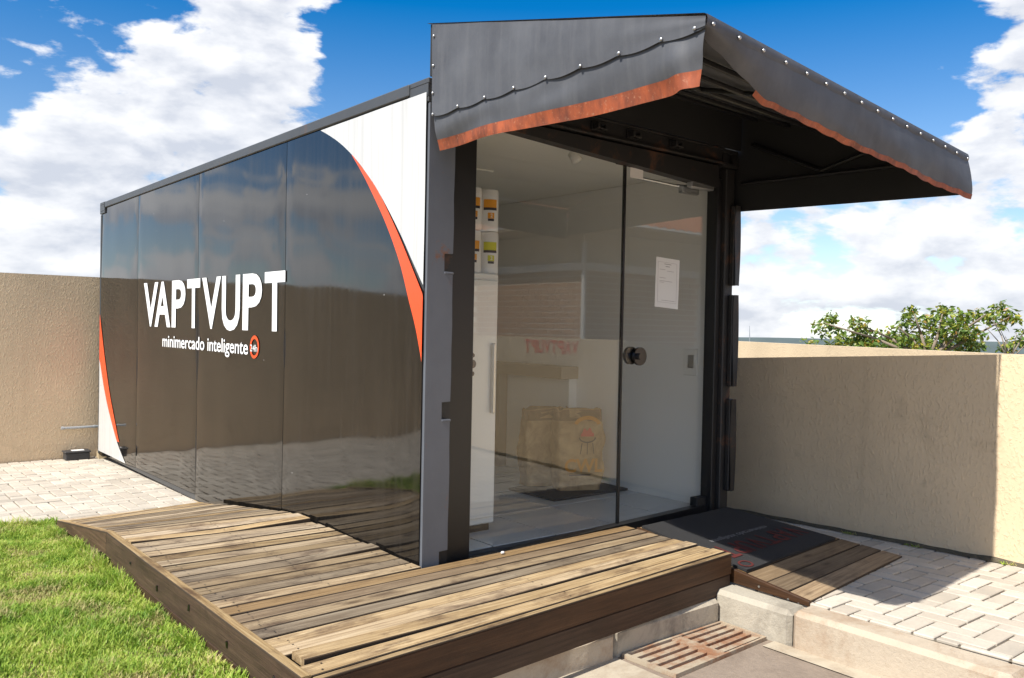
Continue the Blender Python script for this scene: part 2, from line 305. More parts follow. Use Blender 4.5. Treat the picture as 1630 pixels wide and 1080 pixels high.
def cbox(x0, x1, y0, y1, z0, z1, c):
    """box with all twelve edges chamfered"""
    X, Y, Z = (x0, x1), (y0, y1), (z0, z1); V = []; idx = {}
    for i in (0, 1):
        for j in (0, 1):
            for k in (0, 1):
                sx, sy, sz = (c if i == 0 else -c), (c if j == 0 else -c), (c if k == 0 else -c)
                idx[i, j, k, 0] = len(V); V.append((X[i], Y[j]+sy, Z[k]+sz))
                idx[i, j, k, 1] = len(V); V.append((X[i]+sx, Y[j], Z[k]+sz))
                idx[i, j, k, 2] = len(V); V.append((X[i]+sx, Y[j]+sy, Z[k]))
    F = []
    for i in (0, 1):
        F.append([idx[i, 0, 0, 0], idx[i, 1, 0, 0], idx[i, 1, 1, 0], idx[i, 0, 1, 0]])
        F.append([idx[0, i, 0, 1], idx[1, i, 0, 1], idx[1, i, 1, 1], idx[0, i, 1, 1]])
        F.append([idx[0, 0, i, 2], idx[1, 0, i, 2], idx[1, 1, i, 2], idx[0, 1, i, 2]])
    for j in (0, 1):
        for k in (0, 1):
            F.append([idx[0, j, k, 1], idx[1, j, k, 1], idx[1, j, k, 2], idx[0, j, k, 2]])
            F.append([idx[j, 0, k, 0], idx[j, 1, k, 0], idx[j, 1, k, 2], idx[j, 0, k, 2]])
            F.append([idx[j, k, 0, 0], idx[j, k, 1, 0], idx[j, k, 1, 1], idx[j, k, 0, 1]])
    for i in (0, 1):
        for j in (0, 1):
            for k in (0, 1): F.append([idx[i, j, k, 0], idx[i, j, k, 1], idx[i, j, k, 2]])
    ctr = Vector(((x0+x1)/2, (y0+y1)/2, (z0+z1)/2)); out = []
    for f in F:
        a, b_, c_ = (Vector(V[q]) for q in f[:3]); n = (b_-a).cross(c_-a)
        out.append(tuple(f) if n.dot(a-ctr) >= 0 else tuple(f[::-1]))
    return V, out
def bx(name, mat, parent, x0, x1, y0, y1, z0, z1, c=.0): return MB().box(x0, x1, y0, y1, z0, z1, c).build(name, mat, parent)
def text_mesh(body, bold=0., narrow=1.):
    cu = bpy.data.curves.new('t', 'FONT'); cu.body = body; cu.size = 1; cu.offset = bold; cu.resolution_u = 4
    o = bpy.data.objects.new('t', cu); COL.objects.link(o); dg = bpy.context.evaluated_depsgraph_get(); dg.update()
    me = bpy.data.meshes.new_from_object(o.evaluated_get(dg)); v = [Vector(q.co) for q in me.vertices]; f = [tuple(p.vertices) for p in me.polygons]
    bpy.data.objects.remove(o); bpy.data.curves.remove(cu); bpy.data.meshes.remove(me)
    xs = [q.x for q in v]; ys = [q.y for q in v]
    return [((q.x-min(xs))/(max(xs)-min(xs)), (q.y-min(ys))/(max(ys)-min(ys))) for q in v], f
def decal(name, body, mat, parent, fn, bold=0.):
    uv, f = text_mesh(body, bold); return obj(name, [fn(u, v) for u, v in uv], f, mat, parent)
def letter_line(body, mat, parent, fn, bold=0.): return tag(decal('lettering', body, mat, parent, fn, bold), kind='stuff')
def gz(y): return .0545-.018*y            # the site rises gently towards the road
def lerp(a, b, t): return a+(b-a)*t

# ------------------------------------------------------------------ ground
me_v = []; R = 3200.
for k in range(64): a = 2*math.pi*k/64; me_v.append((R*math.cos(a), R*math.sin(a), -42))
tag(obj('terrain', me_v, [tuple(range(64))], 'far_land'), kind='structure')
q = MB()
for k in range(120):   # low far ridge with houses lost in it
    a0 = math.radians(-40+k*1.5); a1 = math.radians(-40+(k+1)*1.5)
    h0 = -14+6*mnoise.noise((k*.17, 3, 0)); h1 = -14+6*mnoise.noise(((k+1)*.17, 3, 0))
    q.add([(2600*math.sin(a0), 2600*math.cos(a0), -43), (2600*math.sin(a1), 2600*math.cos(a1), -43), (2750*math.sin(a1), 2750*math.cos(a1), h1), (2750*math.sin(a0), 2750*math.cos(a0), h0)], [(0, 1, 2, 3)])
tag(q.build('hills', 'far_land'), kind='structure')
q = MB(); q.box(-30, 30, -30, 30, -.9, -.17)
tag(q.build('ground', 'soil'), kind='structure')
q = MB(); q.add([(-30, -30, -.10), (30, -30, -.10), (30, -.80, -.10), (-30, -.80, -.10)], [(0, 1, 2, 3)])
road = tag(q.build('road', 'asphalt'), kind='structure')
# gutter slab at the foot of the kerb
tag(MB().add([(-8, -1.02, -.094), (.53, -1.13, -.094), (.53, -.80, -.094), (-8, -.80, -.094), (1.14, -30, -.094), (1.30, -30, -.094), (1.30, -1.12, -.094), (1.20, -1.12, -.094)], [(0, 1, 2, 3), (4, 5, 6, 7)]).build('gutter', 'gutter'), kind='structure')

# kerb stones
kerb = tag(bx('kerb', 'kerb_concrete', None, -8, -7.0, -.80, -.68, -.16, .065, .012), kind='structure')
for x0, x1, mtn, yy in ((-7, -6, 'kerb_warm', 0), (-5.99, -5, 'kerb_concrete', 0), (-4.99, -4, 'kerb_warm', 0), (-3.99, -3, 'kerb_concrete', 0), (-2.99, -2.0, 'kerb_warm', .003), (-1.99, -.78, 'kerb_concrete', 0), (-.77, .52, 'kerb_warm', -.012), (.528, 1.300, 'kerb_concrete', 0)):
    bx('kerb_stone', mtn, kerb, x0, x1, -.80+yy, -.68, -.16, .066 if x1 < -.9 else .027, .018)
ky = -.80
for y0, y1, mtn in ((-1.20, -.70, 'kerb_grey'), (-2.18, -1.21, 'kerb_warm'), (-3.2, -2.19, 'kerb_warm'), (-4.2, -3.21, 'kerb_concrete'), (-5.2, -4.21, 'kerb_warm'), (-6.2, -5.21, 'kerb_warm')):
    zt = gz((y0+y1)/2)-.004
    bx('kerb_stone', mtn, kerb, 1.302+(.0 if mtn == 'kerb_grey' else -.006), 1.46, y0, y1, -.16, zt, .022)

# lawn
VL = [(-9, -.68), (-1.02, -.68), (-1.02, 2.9), (-9, 2.9)]
tag(obj('lawn_soil', [(x, y, gz(y)+.012) for x, y in VL], [(0, 1, 2, 3)], 'soil'), kind='structure')
def grass(n, x0, x1, y0, y1, hgt, wid):
    P = np.stack([rng.uniform(x0, x1, n), rng.uniform(y0, y1, n)], 1)
    tuft = .75+.5*(np.sin(P[:, 0]*9.1+2*np.sin(P[:, 1]*5.3))*np.sin(P[:, 1]*7.7+1.7*np.sin(P[:, 0]*6.1)))
    h = rng.uniform(.4, 1.15, n)*hgt*np.clip(tuft, .45, 1.3); az = rng.uniform(0, 2*np.pi, n); ln = rng.uniform(.2, 1.1, n)*h; w = wid*rng.uniform(.6, 1.3, n)
    d = np.stack([np.cos(az), np.sin(az)], 1); s = np.stack([-np.sin(az), np.cos(az)], 1)*w[:, None]*.5
    z = .0545-.018*P[:, 1]+.010
    V = np.zeros((n, 5, 3)); V[:, 0, :2] = P-s; V[:, 1, :2] = P+s; m_ = P+d*ln[:, None]*.35; V[:, 2, :2] = m_+s*.8; V[:, 3, :2] = m_-s*.8; V[:, 4, :2] = P+d*ln[:, None]
    V[:, 0, 2] = z; V[:, 1, 2] = z; V[:, 2, 2] = z+h*.6; V[:, 3, 2] = z+h*.6; V[:, 4, 2] = z+h*.92
    base = (np.arange(n)*5)[:, None]
    quads = (base+np.array([0, 1, 2, 3])).tolist(); tris = (base+np.array([3, 2, 4])).tolist()
    return V.reshape(-1, 3), quads+tris
V1, F1 = grass(105000, -2.35, -1.06, -.3, 2.88, .046, .0055); V2, F2 = grass(26000, -4.5, -2.35, -.66, 2.88, .055, .009); V3, F3 = grass(5000, -2.35, -1.06, -.66, -.3, .05, .008); V4, F4 = grass(2600, -1.125, -1.062, -.3, 2.85, .085, .0055); V5, F5 = grass(2200, -2.2, -1.02, 2.84, 2.945, .06, .005)
k1 = len(V1); k2 = k1+len(V2); k3 = k2+len(V3); k4 = k3+len(V4)
go = obj('lawn_grass', np.concatenate([V1, V2, V3, V4, V5]).tolist(), F1+[tuple(i+k1 for i in f) for f in F2]+[tuple(i+k2 for i in f) for f in F3]+[tuple(i+k3 for i in f) for f in F4]+[tuple(i+k4 for i in f) for f in F5], 'grass')
tag(go, 'short bright green mown grass beside the wooden deck', 'grass', kind='stuff')

# paving: 90 degree herringbone of 0.2 x 0.1 pavers
def herring(x0, x1, y0, y1):
    a = .1; whole, cut = [], []
    for j in range(int(y0/a)-4, int(y1/a)+4):
        for i in range(int(x0/a)-4, int(x1/a)+4):
            k = (i-j) % 4
            if k == 0: r = (i*a, j*a, 2*a, a)
            elif k == 3: r = (i*a, j*a, a, 2*a)
            else: continue
            xa, xb, ya, yb = max(x0, r[0]), min(x1, r[0]+r[2]), max(y0, r[1]), min(y1, r[1]+r[3])
            if xb-xa < .02 or yb-ya < .02: continue
            if xb-xa > r[2]-1e-4 and yb-ya > r[3]-1e-4: whole.append(r)
            else: cut.append((xa, ya, xb-xa, yb-ya))
    return whole, cut
pv = {}
for nm, (w, h) in (('h', (.2, .1)), ('v', (.1, .2))):
    g = .0048; V_, F_ = cbox(g, w-g, g, h-g, -.05, 0, .004); me = bpy.data.meshes.new('paver'); me.from_pydata(V_, [], F_); me.materials.append(MAT['paver']); pv[nm] = me
def paving(name, poly_rect, near, singles=300):
    x0, x1, y0, y1 = poly_rect
    base = tag(obj(name, [(x0, y0, gz(y0)-.012), (x1, y0, gz(y0)-.012), (x1, y1, gz(y1)-.012), (x0, y1, gz(y1)-.012)], [(0, 1, 2, 3)], 'joint_sand'), kind='structure')
    L, cut = herring(x0, x1, y0, y1); L.sort(key=lambda r: (r[0]+r[2]/2-near[0])**2+(r[1]+r[3]/2-near[1])**2)
    rot = (math.atan(-.018), 0, 0); rest = MB()
    for k, (x, y, w, h) in enumerate(L[:singles]+[None]*0+L[singles:]+cut):
        dz = random.uniform(-.0025, .0025); tilt = (rot[0]+random.uniform(-.008, .008), random.uniform(-.008, .008), random.uniform(-.008, .008))
        if k < min(singles, len(L)): obj('paver', None, None, None, base, loc=(x, y, gz(y)+dz), rot=tilt, me=pv['h' if w > h else 'v'])
        else:
            g = .0048; vv, ff = cbox(x+g, x+w-g, y+g, y+h-g, -.05, dz, .004); rest.add([(a, b_, c_+gz(b_)) for a, b_, c_ in vv], ff)
    if rest.v: tag(rest.build('pavers', 'paver', base), kind='stuff')
    return base
paving('paving_beside_container', (-6.0, .3, 3.08, 6.25), (-.4, 3.8))
paving('paving_before_wall', (1.46, 3.06, -4.6, .6), (2.2, -1.0))
tag(MB().add([(x, y, z) for y in (2.92, 3.075) for x in (-9, .0) for z in (-.1, gz(y)-.002)], [(0, 1, 3, 2), (4, 6, 7, 5), (1, 5, 7, 3), (0, 2, 6, 4), (0, 4, 5, 1), (2, 3, 7, 6)]).build('edging', 'kerb_warm'), kind='structure')

# ------------------------------------------------------------------ walls
def wallbox(name, label, a, b, th, z0, za, zb, mat):
    a, b = Vector(a), Vector(b); n = Vector((-(b-a).y, (b-a).x)).normalized()*th
    vs = []
    for p_, zt in ((a, za), (b, zb)):
        for q_ in (p_, p_+n): vs += [(q_.x, q_.y, z0), (q_.x, q_.y, zt)]
    o = obj(name, vs, [(0, 1, 5, 4), (2, 6, 7, 3), (1, 3, 7, 5), (0, 2, 3, 1), (4, 5, 7, 6), (0, 4, 6, 2)], mat)
    return tag(o, label, 'wall')
wallbox('boundary_wall', 'tall beige stucco wall behind the container, at the left', (.9, 6.27), (-16, 6.27), -.18, -.3, 1.835, 1.835, 'stucco')
wallA = wallbox('boundary_wall', 'low beige stucco wall right of the doormat, mostly in shade', (3.058, 2.4), (3.058, -14), .16, -.3, 1.098, 1.98, 'stucco')
q = MB(); q.prism([(2.4, -.3), (2.4, 1.097), (-1.60, 1.300), (-14, 1.31), (-14, -.3)], 0, 3.058, 3.218)
wallA.data.clear_geometry(); wallA.data.from_pydata(q.v, [], q.f)
wallbox('boundary_wall', 'sunlit beige stucco parapet showing above the shaded low wall', (4.9, -1.5), (9.6, 6.2), -.15, -.3, 1.25, 1.25, 'stucco_pale')

q = MB(); n = 150
pts = [(3.056-(.020+.030*abs(mnoise.noise((k*.21, 2, 0)))+.018*abs(mnoise.noise((k*.9, 5, 0)))), lerp(.6, -4.5, k/n)) for k in range(n+1)]
q.add([(x, y, gz(y)+.0045) for x, y in pts]+[(3.0565, y, gz(y)+.022+.014*mnoise.noise((y*6, 1, 1))) for x, y in pts], [(k, k+1, n+2+k, n+1+k) for k in range(n)])
tag(q.build('wall_foot_dirt', 'dirt', None), 'line of dark soil along the foot of the low wall', 'soil', kind='stuff')
Vw, Fw = [], []
for cy in (-.55, -.98, -1.52):
    for _ in range(26):
        x, y = 3.03-abs(random.gauss(0, .012)), cy+random.gauss(0, .03); a = random.uniform(0, 6.28); L_ = random.uniform(.012, .03); k = len(Vw)
        d_ = Vector((math.cos(a), math.sin(a), 0)); s_ = Vector((-math.sin(a), math.cos(a), 0))*.004; p_ = Vector((x, y, gz(y)+.004))
        Vw += [p_-s_, p_+s_, p_+d_*L_+Vector((0, 0, L_*.7))]; Fw.append((k, k+1, k+2))
tag(obj('wall_foot_weeds', Vw, Fw, 'grass'), 'tiny green weeds sprouting at the foot of the low wall', 'weeds', kind='stuff')
# ------------------------------------------------------------------ container
LC, WC, HC = 6.058, 2.438, 2.591
ct = empty('shipping_container', 'black glossy shipping container shop with large white lettering and glass front', 'container')
def wv(y, z): return .0048*mnoise.noise((y*1.0, z*1.2, 1.3))+.0026*mnoise.noise((y*2.6, z*1.7, 7.7))
seams = [6.03, 4.73, 3.15, 1.578, .004]; bot = [(-.004, .043), (.044, .057), (.02, .02), (.02, .02)]
for (ya, yb), (ba, bb) in zip(zip(seams, seams[1:]), bot):
    ya -= .003; yb += .003
    def fn(u, v, ya=ya, yb=yb, ba=ba, bb=bb):
        y = lerp(ya, yb, u); z = lerp(lerp(ba, bb, u), 2.522, v); e = min(u, 1-u)*abs(ya-yb)
        return (-.012+wv(y, z)+.003*math.exp(-e/.05), y, z)
    p_ = MB().grid(fn, 36, 56).build('cladding_panel', 'cladding', ct, True)
    MB().box(-.0075, .0, yb, ya, .06, 2.515).build('panel_core', 'black_frame', p_)
def SX(y, z, o=.004): return (-.012+wv(y, z)-o, y, z)
def curve(pts, z):
    pts = sorted(pts, key=lambda p: p[1])
    for (ya, za), (yb, zb) in zip(pts, pts[1:]):
        if za <= z <= zb: return lerp(ya, yb, (z-za)/(zb-za))
    return pts[0][0] if z < pts[0][1] else pts[-1][0]
def smoothcurve(pts):
    pts = sorted(pts, key=lambda p: p[1]); out = []
    P_ = [pts[0]]+pts+[pts[-1]]
    for i in range(1, len(P_)-2):
        for k in range(8):
            t_ = k/8; a, b_, c_, d_ = P_[i-1], P_[i], P_[i+1], P_[i+2]
            out.append(tuple(.5*(2*b_[q]+(c_[q]-a[q])*t_+(2*a[q]-5*b_[q]+4*c_[q]-d_[q])*t_**2+(3*b_[q]-a[q]-3*c_[q]+d_[q])*t_**3) for q in (0, 1)))
    return out+[pts[-1]]
wa = smoothcurve([(1.115, 2.519), (.97, 2.456), (.839, 2.388), (.683, 2.287), (.534, 2.169), (.419, 2.064), (.308, 1.949), (.201, 1.831), (.113, 1.722), (.005, 1.59)])
rl = smoothcurve([(.738, 2.322), (.621, 2.209), (.517, 2.096), (.36, 1.911), (.222, 1.71), (.128, 1.518), (.063, 1.385), (.015, 1.254), (.004, 1.215)])
rrg = smoothcurve([(.735, 2.325), (.668, 2.274), (.476, 2.12), (.321, 1.95), (.2, 1.804), (.084, 1.65), (.004, 1.543)])
def strip(name, mat, fa, fb, z0, z1, n=70, m=10):
    def fn(u, v): z = lerp(z0, z1, v); return SX(lerp(fa(z), fb(z), u), z)
    return MB().grid(fn, m, n).build(name, mat, ct, True)
strip('white_swoosh', 'decal_white', lambda z: curve(wa, z), lambda z: .004, 1.592, 2.519)['label'] = 'white swoosh at the top corner of the dark side'
strip('red_stripe', 'decal_red', lambda z: curve(rl, z), lambda z: curve(rrg, z) if z > 1.543 else .004, 1.216, 2.322)['label'] = 'orange red curved stripe near the front corner'
lw = smoothcurve([(6.03, .986), (5.853, .72), (5.636, .47), (5.359, .22), (5.06, .05), (5.02, .03)]); lo = smoothcurve([(6.02, 1.44), (5.95, 1.28), (5.815, 1.0), (5.593, .63), (5.362, .32), (5.25, .205)])
strip('white_swoosh', 'decal_white', lambda z: 6.026, lambda z: curve(lw, z), .035, .985)['label'] = 'white swoosh at the bottom far corner of the side'
strip('red_stripe', 'decal_red', lambda z: min(6.026, curve(lw, z)) if z < .985 else 6.026, lambda z: curve(lo, z), .21, 1.44)['label'] = 'orange red curved stripe at the far corner'
for ch, ya, yb, bd in (('V', 4.519, 4.113, .024), ('A', 4.202, 3.782, .024), ('P', 3.749, 3.426, .024), ('T', 3.385, 3.087, .024), ('V', 3.043, 2.657, .024), ('U', 2.633, 2.294, .024), ('P', 2.244, 1.92, .024), ('T', 1.875, 1.565, .024)):
    z0 = 1.328 if ch == 'U' else 1.337
    decal('letter', ch, 'letter_white', ct, lambda u, v: SX(lerp(ya, yb, u), lerp(z0, 1.721, v)), bd)
letter_line( 'minimercado inteligente', 'letter_white', ct, lambda u, v: SX(lerp(3.975, 2.137, u), lerp(1.140, 1.272, v), .0045), .012)
q = MB()
def ring(u, v):
    a = u*2*math.pi+.9; rr_ = .062+.012*abs(math.sin(a*.5+.6)); r_ = rr_*(1-.28*v); return SX(2.027-1.08*r_*math.cos(a), 1.222+1.12*r_*math.sin(a), .0045)
q.grid(ring, 40, 1).build('ring_mark', 'decal_red', ct)
letter_line( '24h', 'letter_white', ct, lambda u, v: SX(lerp(2.095, 1.975, u), lerp(1.197, 1.243, v), .0065), .0)
# rails, castings, posts
bx('roof_rail', 'rail_steel', ct, -.022, .06, .16, LC-.15, 2.527, 2.588, .006)
bx('bottom_rail', 'rail_steel', ct, .0, .08, .1, LC-.1, .0, .14, .006)
bx('roof_panel', 'rail_steel', ct, .06, WC-.06, .06, LC-.02, 2.54, 2.575)
bx('side_wall', 'rail_steel', ct, WC-.04, WC, .15, LC-.1, .05, 2.53)
bx('end_wall', 'rail_steel', ct, .02, WC-.02, LC-.06, LC-.02, .02, 2.53)
def casting(x0, y0, z0, sx_, sy_):
    q = MB(); x1, y1, z1 = x0+.162, y0+.178, z0+.118; tks = .028
    q.box(x0, x1, y0, y1, z0, z0+tks, .004); q.box(x0, x1, y0, y1, z1-tks, z1, .004)
    for a in (x0, x1-.05): q.box(a, a+.05, y0+.001, y1-.001, z0+tks, z1-tks)
    for b_ in (y0, y1-.055): q.box(x0+.051, x1-.051, b_, b_+.055, z0+tks, z1-tks) if False else None
    q.box(x0+.01, x1-.01, y0+.03, y1-.03, z0+tks, z1-tks)
    return q.build('corner_casting', 'header_steel' if x0 > 1 else 'rail_steel', ct)
casting(-.022, LC-.178, HC-.118, 1, 1); casting(WC-.150, -.012, HC-.118, 1, 1); casting(-.012, -.005, HC-.118, 1, 1)
bx('corner_post', 'rail_steel', ct, -.016, .10, 6.032, LC, .0, HC-.12, .008)
bx('corner_post', 'rail_steel', ct, WC-.1, WC, 5.96, LC, .0, HC-.12, .008)
# near left post: plate with the cut-outs of the old door hinges
pts = [(-.004, .0), (.147, .0)]
for za, zb_ in ((.186, .283), (.933, 1.02), (1.66, 1.75)):
    n0 = len(pts); zp = pts[-1][1]
    for k in range(1, 6): pts.append((.147+random.uniform(-.0025, .0025), lerp(zp, za-.012, k/5)))
    pts += [(.147, za), (.096, za+.002), (.095, zb_-.002), (.146, zb_)]
for k in range(1, 6): pts.append((.146+random.uniform(-.003, .003), lerp(1.76, 2.44, k/5)))
pts += [(.13, 2.47), (-.004, 2.47)]
q = MB(); q.prism(pts, 1, -.012, .011)
q.box(-.003, .02, .012, .15, 0, 2.47)
for z in (.186, .933, 1.66): q.box(.096, .15, -.016, .0, z-.012, z-.001, .002)
np_ = q.build('corner_post', 'post_steel', ct); np_['label'] = 'grey steel corner post with hinge cut-outs and rust patches'
for z0, z1 in ((.186, .283), (.933, 1.02), (1.66, 1.75)): bx('hole_backing', 'header_steel', np_, .088, .165, .018, .03, z0-.03, z1+.03)  # plates added behind the cut-outs; the dark of the holes is their colour
for z0, z1 in ((1.76, 1.97),):
    bx('door_frame', 'black_frame', ct, .150, .318, .034, .11, .13, 2.47, .004)
# near right post with vertical flanges
rp = bx('corner_post', 'header_steel', ct, 2.345, 2.436, .0, .14, .0, 2.47, .006)
for z0, z1 in ((.337, .947), (1.031, 1.636), (1.698, 2.225)):
    def fl(u, v, z0=z0, z1=z1): return (2.392+.05*u+.010*math.sin(v*math.pi)*u, -.045+.02*math.cos(v*5+z0*9)*(1-u)*.3, lerp(z0, z1, v))
    MB().grid(fl, 3, 12).build('door_flange', 'header_steel', rp, True)
    bx('door_flange', 'header_steel', rp, 2.388, 2.430, -.035, -.002, z0, z1, .004)
bx('door_frame', 'black_frame', ct, 2.296, 2.343, .03, .12, .2, 2.40, .004)
# header beam
hb = bx('header_beam', 'header_steel', ct, .148, 2.29, -.006, .10, 2.497, 2.586, .006)
bx('header_lip', 'header_steel', hb, .15, 2.30, -.034, -.007, 2.484, 2.496, .002)
bx('header_lip', 'header_steel', hb, .15, 2.29, -.026, -.007, 2.578, 2.589, .002)
MB().prism([(.148, 2.482), (2.30, 2.482), (2.30, 2.335), (.15, 2.45)], 1, .028, .10).build('header_plate', 'header_steel', hb)
for x in (1.13, 1.42, 1.80):
    q = MB(); q.box(x-.05, x+.05, -.018, -.0065, 2.515, 2.56, .003); q.box(x-.042, x-.022, -.062, -.018, 2.518, 2.552, .004); q.box(x+.018, x+.036, -.058, -.018, 2.516, 2.548, .004); q.box(x-.022, x+.018, -.062, -.05, 2.516, 2.526, .002)
    q.build('rod_keeper', 'header_steel', hb)
bx('sill', 'header_steel', ct, .10, 2.36, -.012, .10, .02, .168, .004)
MB().prism([(.30, .168), (2.32, .168), (2.32, .243), (.30, .186)], 1, .055, .115).build('threshold', 'black_frame', ct)

# glass front
def pane(name, x0, x1, par, y0=.092):
    bz = lambda x: lerp(.180, .240, (x-.30)/2.0); tz = lambda x: lerp(2.456, 2.335, (x-.30)/2.0)
    return MB().prism([(x0, bz(x0)), (x1, bz(x1)), (x1, tz(x1)), (x0, tz(x0))], 1, y0, y0+.008).build(name, 'glass', par)
gp = pane('glass_pane', .315, 1.468, ct); gd = pane('glass_door', 1.484, 2.315, ct)
bx('door_seal', 'black_frame', gp, 1.469, 1.483, .088, .106, .21, 2.405)
q = MB()
q.tube((1.628, .075, 1.231), (1.628, .0915, 1.231), .056, 28); q.tube((1.602, .045, 1.231), (1.602, .075, 1.231), .020, 20); q.build('door_lock', 'chrome_dark', gd, False)
q = MB(); q.tube((1.578, .103, 1.235), (1.578, .125, 1.235), .055, 28); q.build('door_lock', 'chrome_dark', gd)
bx('door_closer', 'alu', gd, 2.04, 2.27, .04, .085, 2.315, 2.375, .006); q = MB(); q.tube((2.02, .15, 2.33), (1.75, .24, 2.36), .010, 8); q.tube((2.02, .15, 2.33), (2.12, .10, 2.33), .012, 8); q.build('closer_arm', 'alu', gd)
bx('closer_body', 'alu', gd, 2.03, 2.20, .104, .15, 2.285, 2.335, .008)
bx('patch_fitting', 'black_rubber', gd, 2.20, 2.318, .07, .13, .235, .295, .005); bx('patch_fitting', 'black_rubber', gp, 1.42, 1.50, .07, .125, 2.385, 2.435, .004)
for z, r_ in ((1.245, .012), (1.20, .022), (1.15, .012)): MB().tube((.335, .06, z), (.335, .09, z), r_, 14).build('lock_knob', 'chrome_dark', gp)
# interior shell
bx('floor_slab', 'grout', ct, .06, 2.38, .12, 5.95, .08, .205)
rm = bx('floor', 'grout', ct, .08, 2.36, .121, 5.94, .2055, .2075)
for i in range(5):
    for j in range(10):
        x0, y0 = .09+i*.46, .13+j*.58
        bx('floor_tile', 'floor_tile', rm, x0, min(x0+.448, 2.355), y0, y0+.568, .2076, .2135)
bx('inner_wall', 'wall_white', ct, 2.345, 2.394, .15, 5.95, .2, 2.46); bx('inner_wall', 'wall_white', ct, .05, .10, .16, 5.95, .2, 2.46); bx('inner_wall', 'wall_white', ct, .10, 2.345, 5.88, 5.95, .2, 2.46)
cl = bx('ceiling', 'ceiling_white', ct, .06, 2.39, .115, 5.95, 2.462, 2.53); bx('ceiling_hatch', 'ceiling_white', cl, 1.02, 1.30, 1.15, 1.45, 2.452, 2.4615, .003)
q = MB(); q.tube((1.19, .26, 2.462), (1.19, .26, 2.43), .012, 12); q.tube((1.19, .26, 2.44), (1.205, .225, 2.385), .028, 18, .034); q.build('spot_lamp', 'white_enamel', cl, True)
sk = bx('wall_socket', 'white_enamel', ct, 2.333, 2.344, .20, .32, 1.09, 1.27, .003); bx('socket_plate', 'alu', sk, 2.326, 2.3325, .22, .275, 1.14, 1.23, .002)

# ------------------------------------------------------------------ things inside
fg = empty('cabinet', 'tall pale cabinet just inside the fixed glass pane', 'cabinet', (.45, .65, .2135))
bx('body', 'white_enamel', fg, .12, .765, .40, .95, .26, 1.70, .008); bx('foot', 'black_rubber', fg, .15, .75, .43, .93, .214, .26); bx('door', 'white_enamel', fg, .14, .745, .382, .399, .30, 1.66, .004); bx('handle', 'alu', fg, .70, .72, .352, .381, .9, 1.3, .004)
def roll(cx_, cy_, z0, lab, labmat, pos):
    e = empty('paper_towel_roll', lab, 'paper roll', (cx_, cy_, z0), 'paper towel rolls on the cabinet')
    r_ = .058; q = MB(); n = 28; prof = [(.0, .004), (r_*.93, .0), (r_, .008), (r_*1.0, .12), (r_*.985, .232), (r_*.90, .242), (.018, .238), (.017, .20), (0, .20)]
    q.grid(lambda u, v: (cx_+prof[round(v*8)][0]*math.cos(u*2*math.pi), cy_+prof[round(v*8)][0]*math.sin(u*2*math.pi), z0+prof[round(v*8)][1]), n, 8).build('wrapper', 'paper_white', e, True)
    # printed label facing the glass
    def on(u, v, ua, ub, va, vb, o): a = math.radians(lerp(ua, ub, u)); return (cx_+(r_+o)*math.cos(a), cy_+(r_+o)*math.sin(a), z0+lerp(va, vb, v))
    A, B_ = 205, 285
    MB().grid(lambda u, v: on(u, v, A, B_, .135, .182, .0015), 8, 1).build('label', labmat, e); MB().grid(lambda u, v: on(u, v, A, B_, .120, .135, .0017), 8, 1).build('label_band', 'label_dark', e)
    MB().grid(lambda u, v: on(u, v, 230, 268, .072, .105, .0015), 6, 1).build('label', labmat, e); MB().grid(lambda u, v: on(u, v, 231, 267, .057, .071, .0017), 6, 1).build('label_band', 'label_dark', e)
    decal('numeral', '2', 'paper_white', e, lambda u, v: on(u, v, 245, 257, .078, .100, .0032), .02)
for dx, z0, lab, lm in ((.62, 1.701, 'paper roll with amber label, lower row, half hidden by door frame', 'label_orange'), (.745, 1.701, 'paper roll with yellow green label, lower row beside the glass', 'label_lime'),
                        (.62, 1.946, 'paper roll with amber label, upper row, half hidden by door frame', 'label_orange'), (.74, 1.946, 'paper roll with amber label, upper row, fully visible', 'label_orange')):
    roll(dx, .48, z0, lab, lm, 0)
cn = empty('counter', 'beige edged counter with white panel against the inner wall', 'counter', (2.28, 1.9, .2135))
bx('worktop', 'counter_beige', cn, 2.16, 2.344, 1.36, 2.42, 1.0, 1.095, .004); bx('front_panel', 'white_enamel', cn, 2.26, 2.343, 1.38, 2.14, .215, .999); bx('leg', 'counter_beige', cn, 2.18, 2.343, 2.15, 2.40, .215, .999, .004)
pl = tag(bx('floor_mat', 'black_rubber', None, 1.60, 2.33, .80, 1.30, .2145, .232, .004), 'black rubber mat under the charcoal sacks', 'mat')
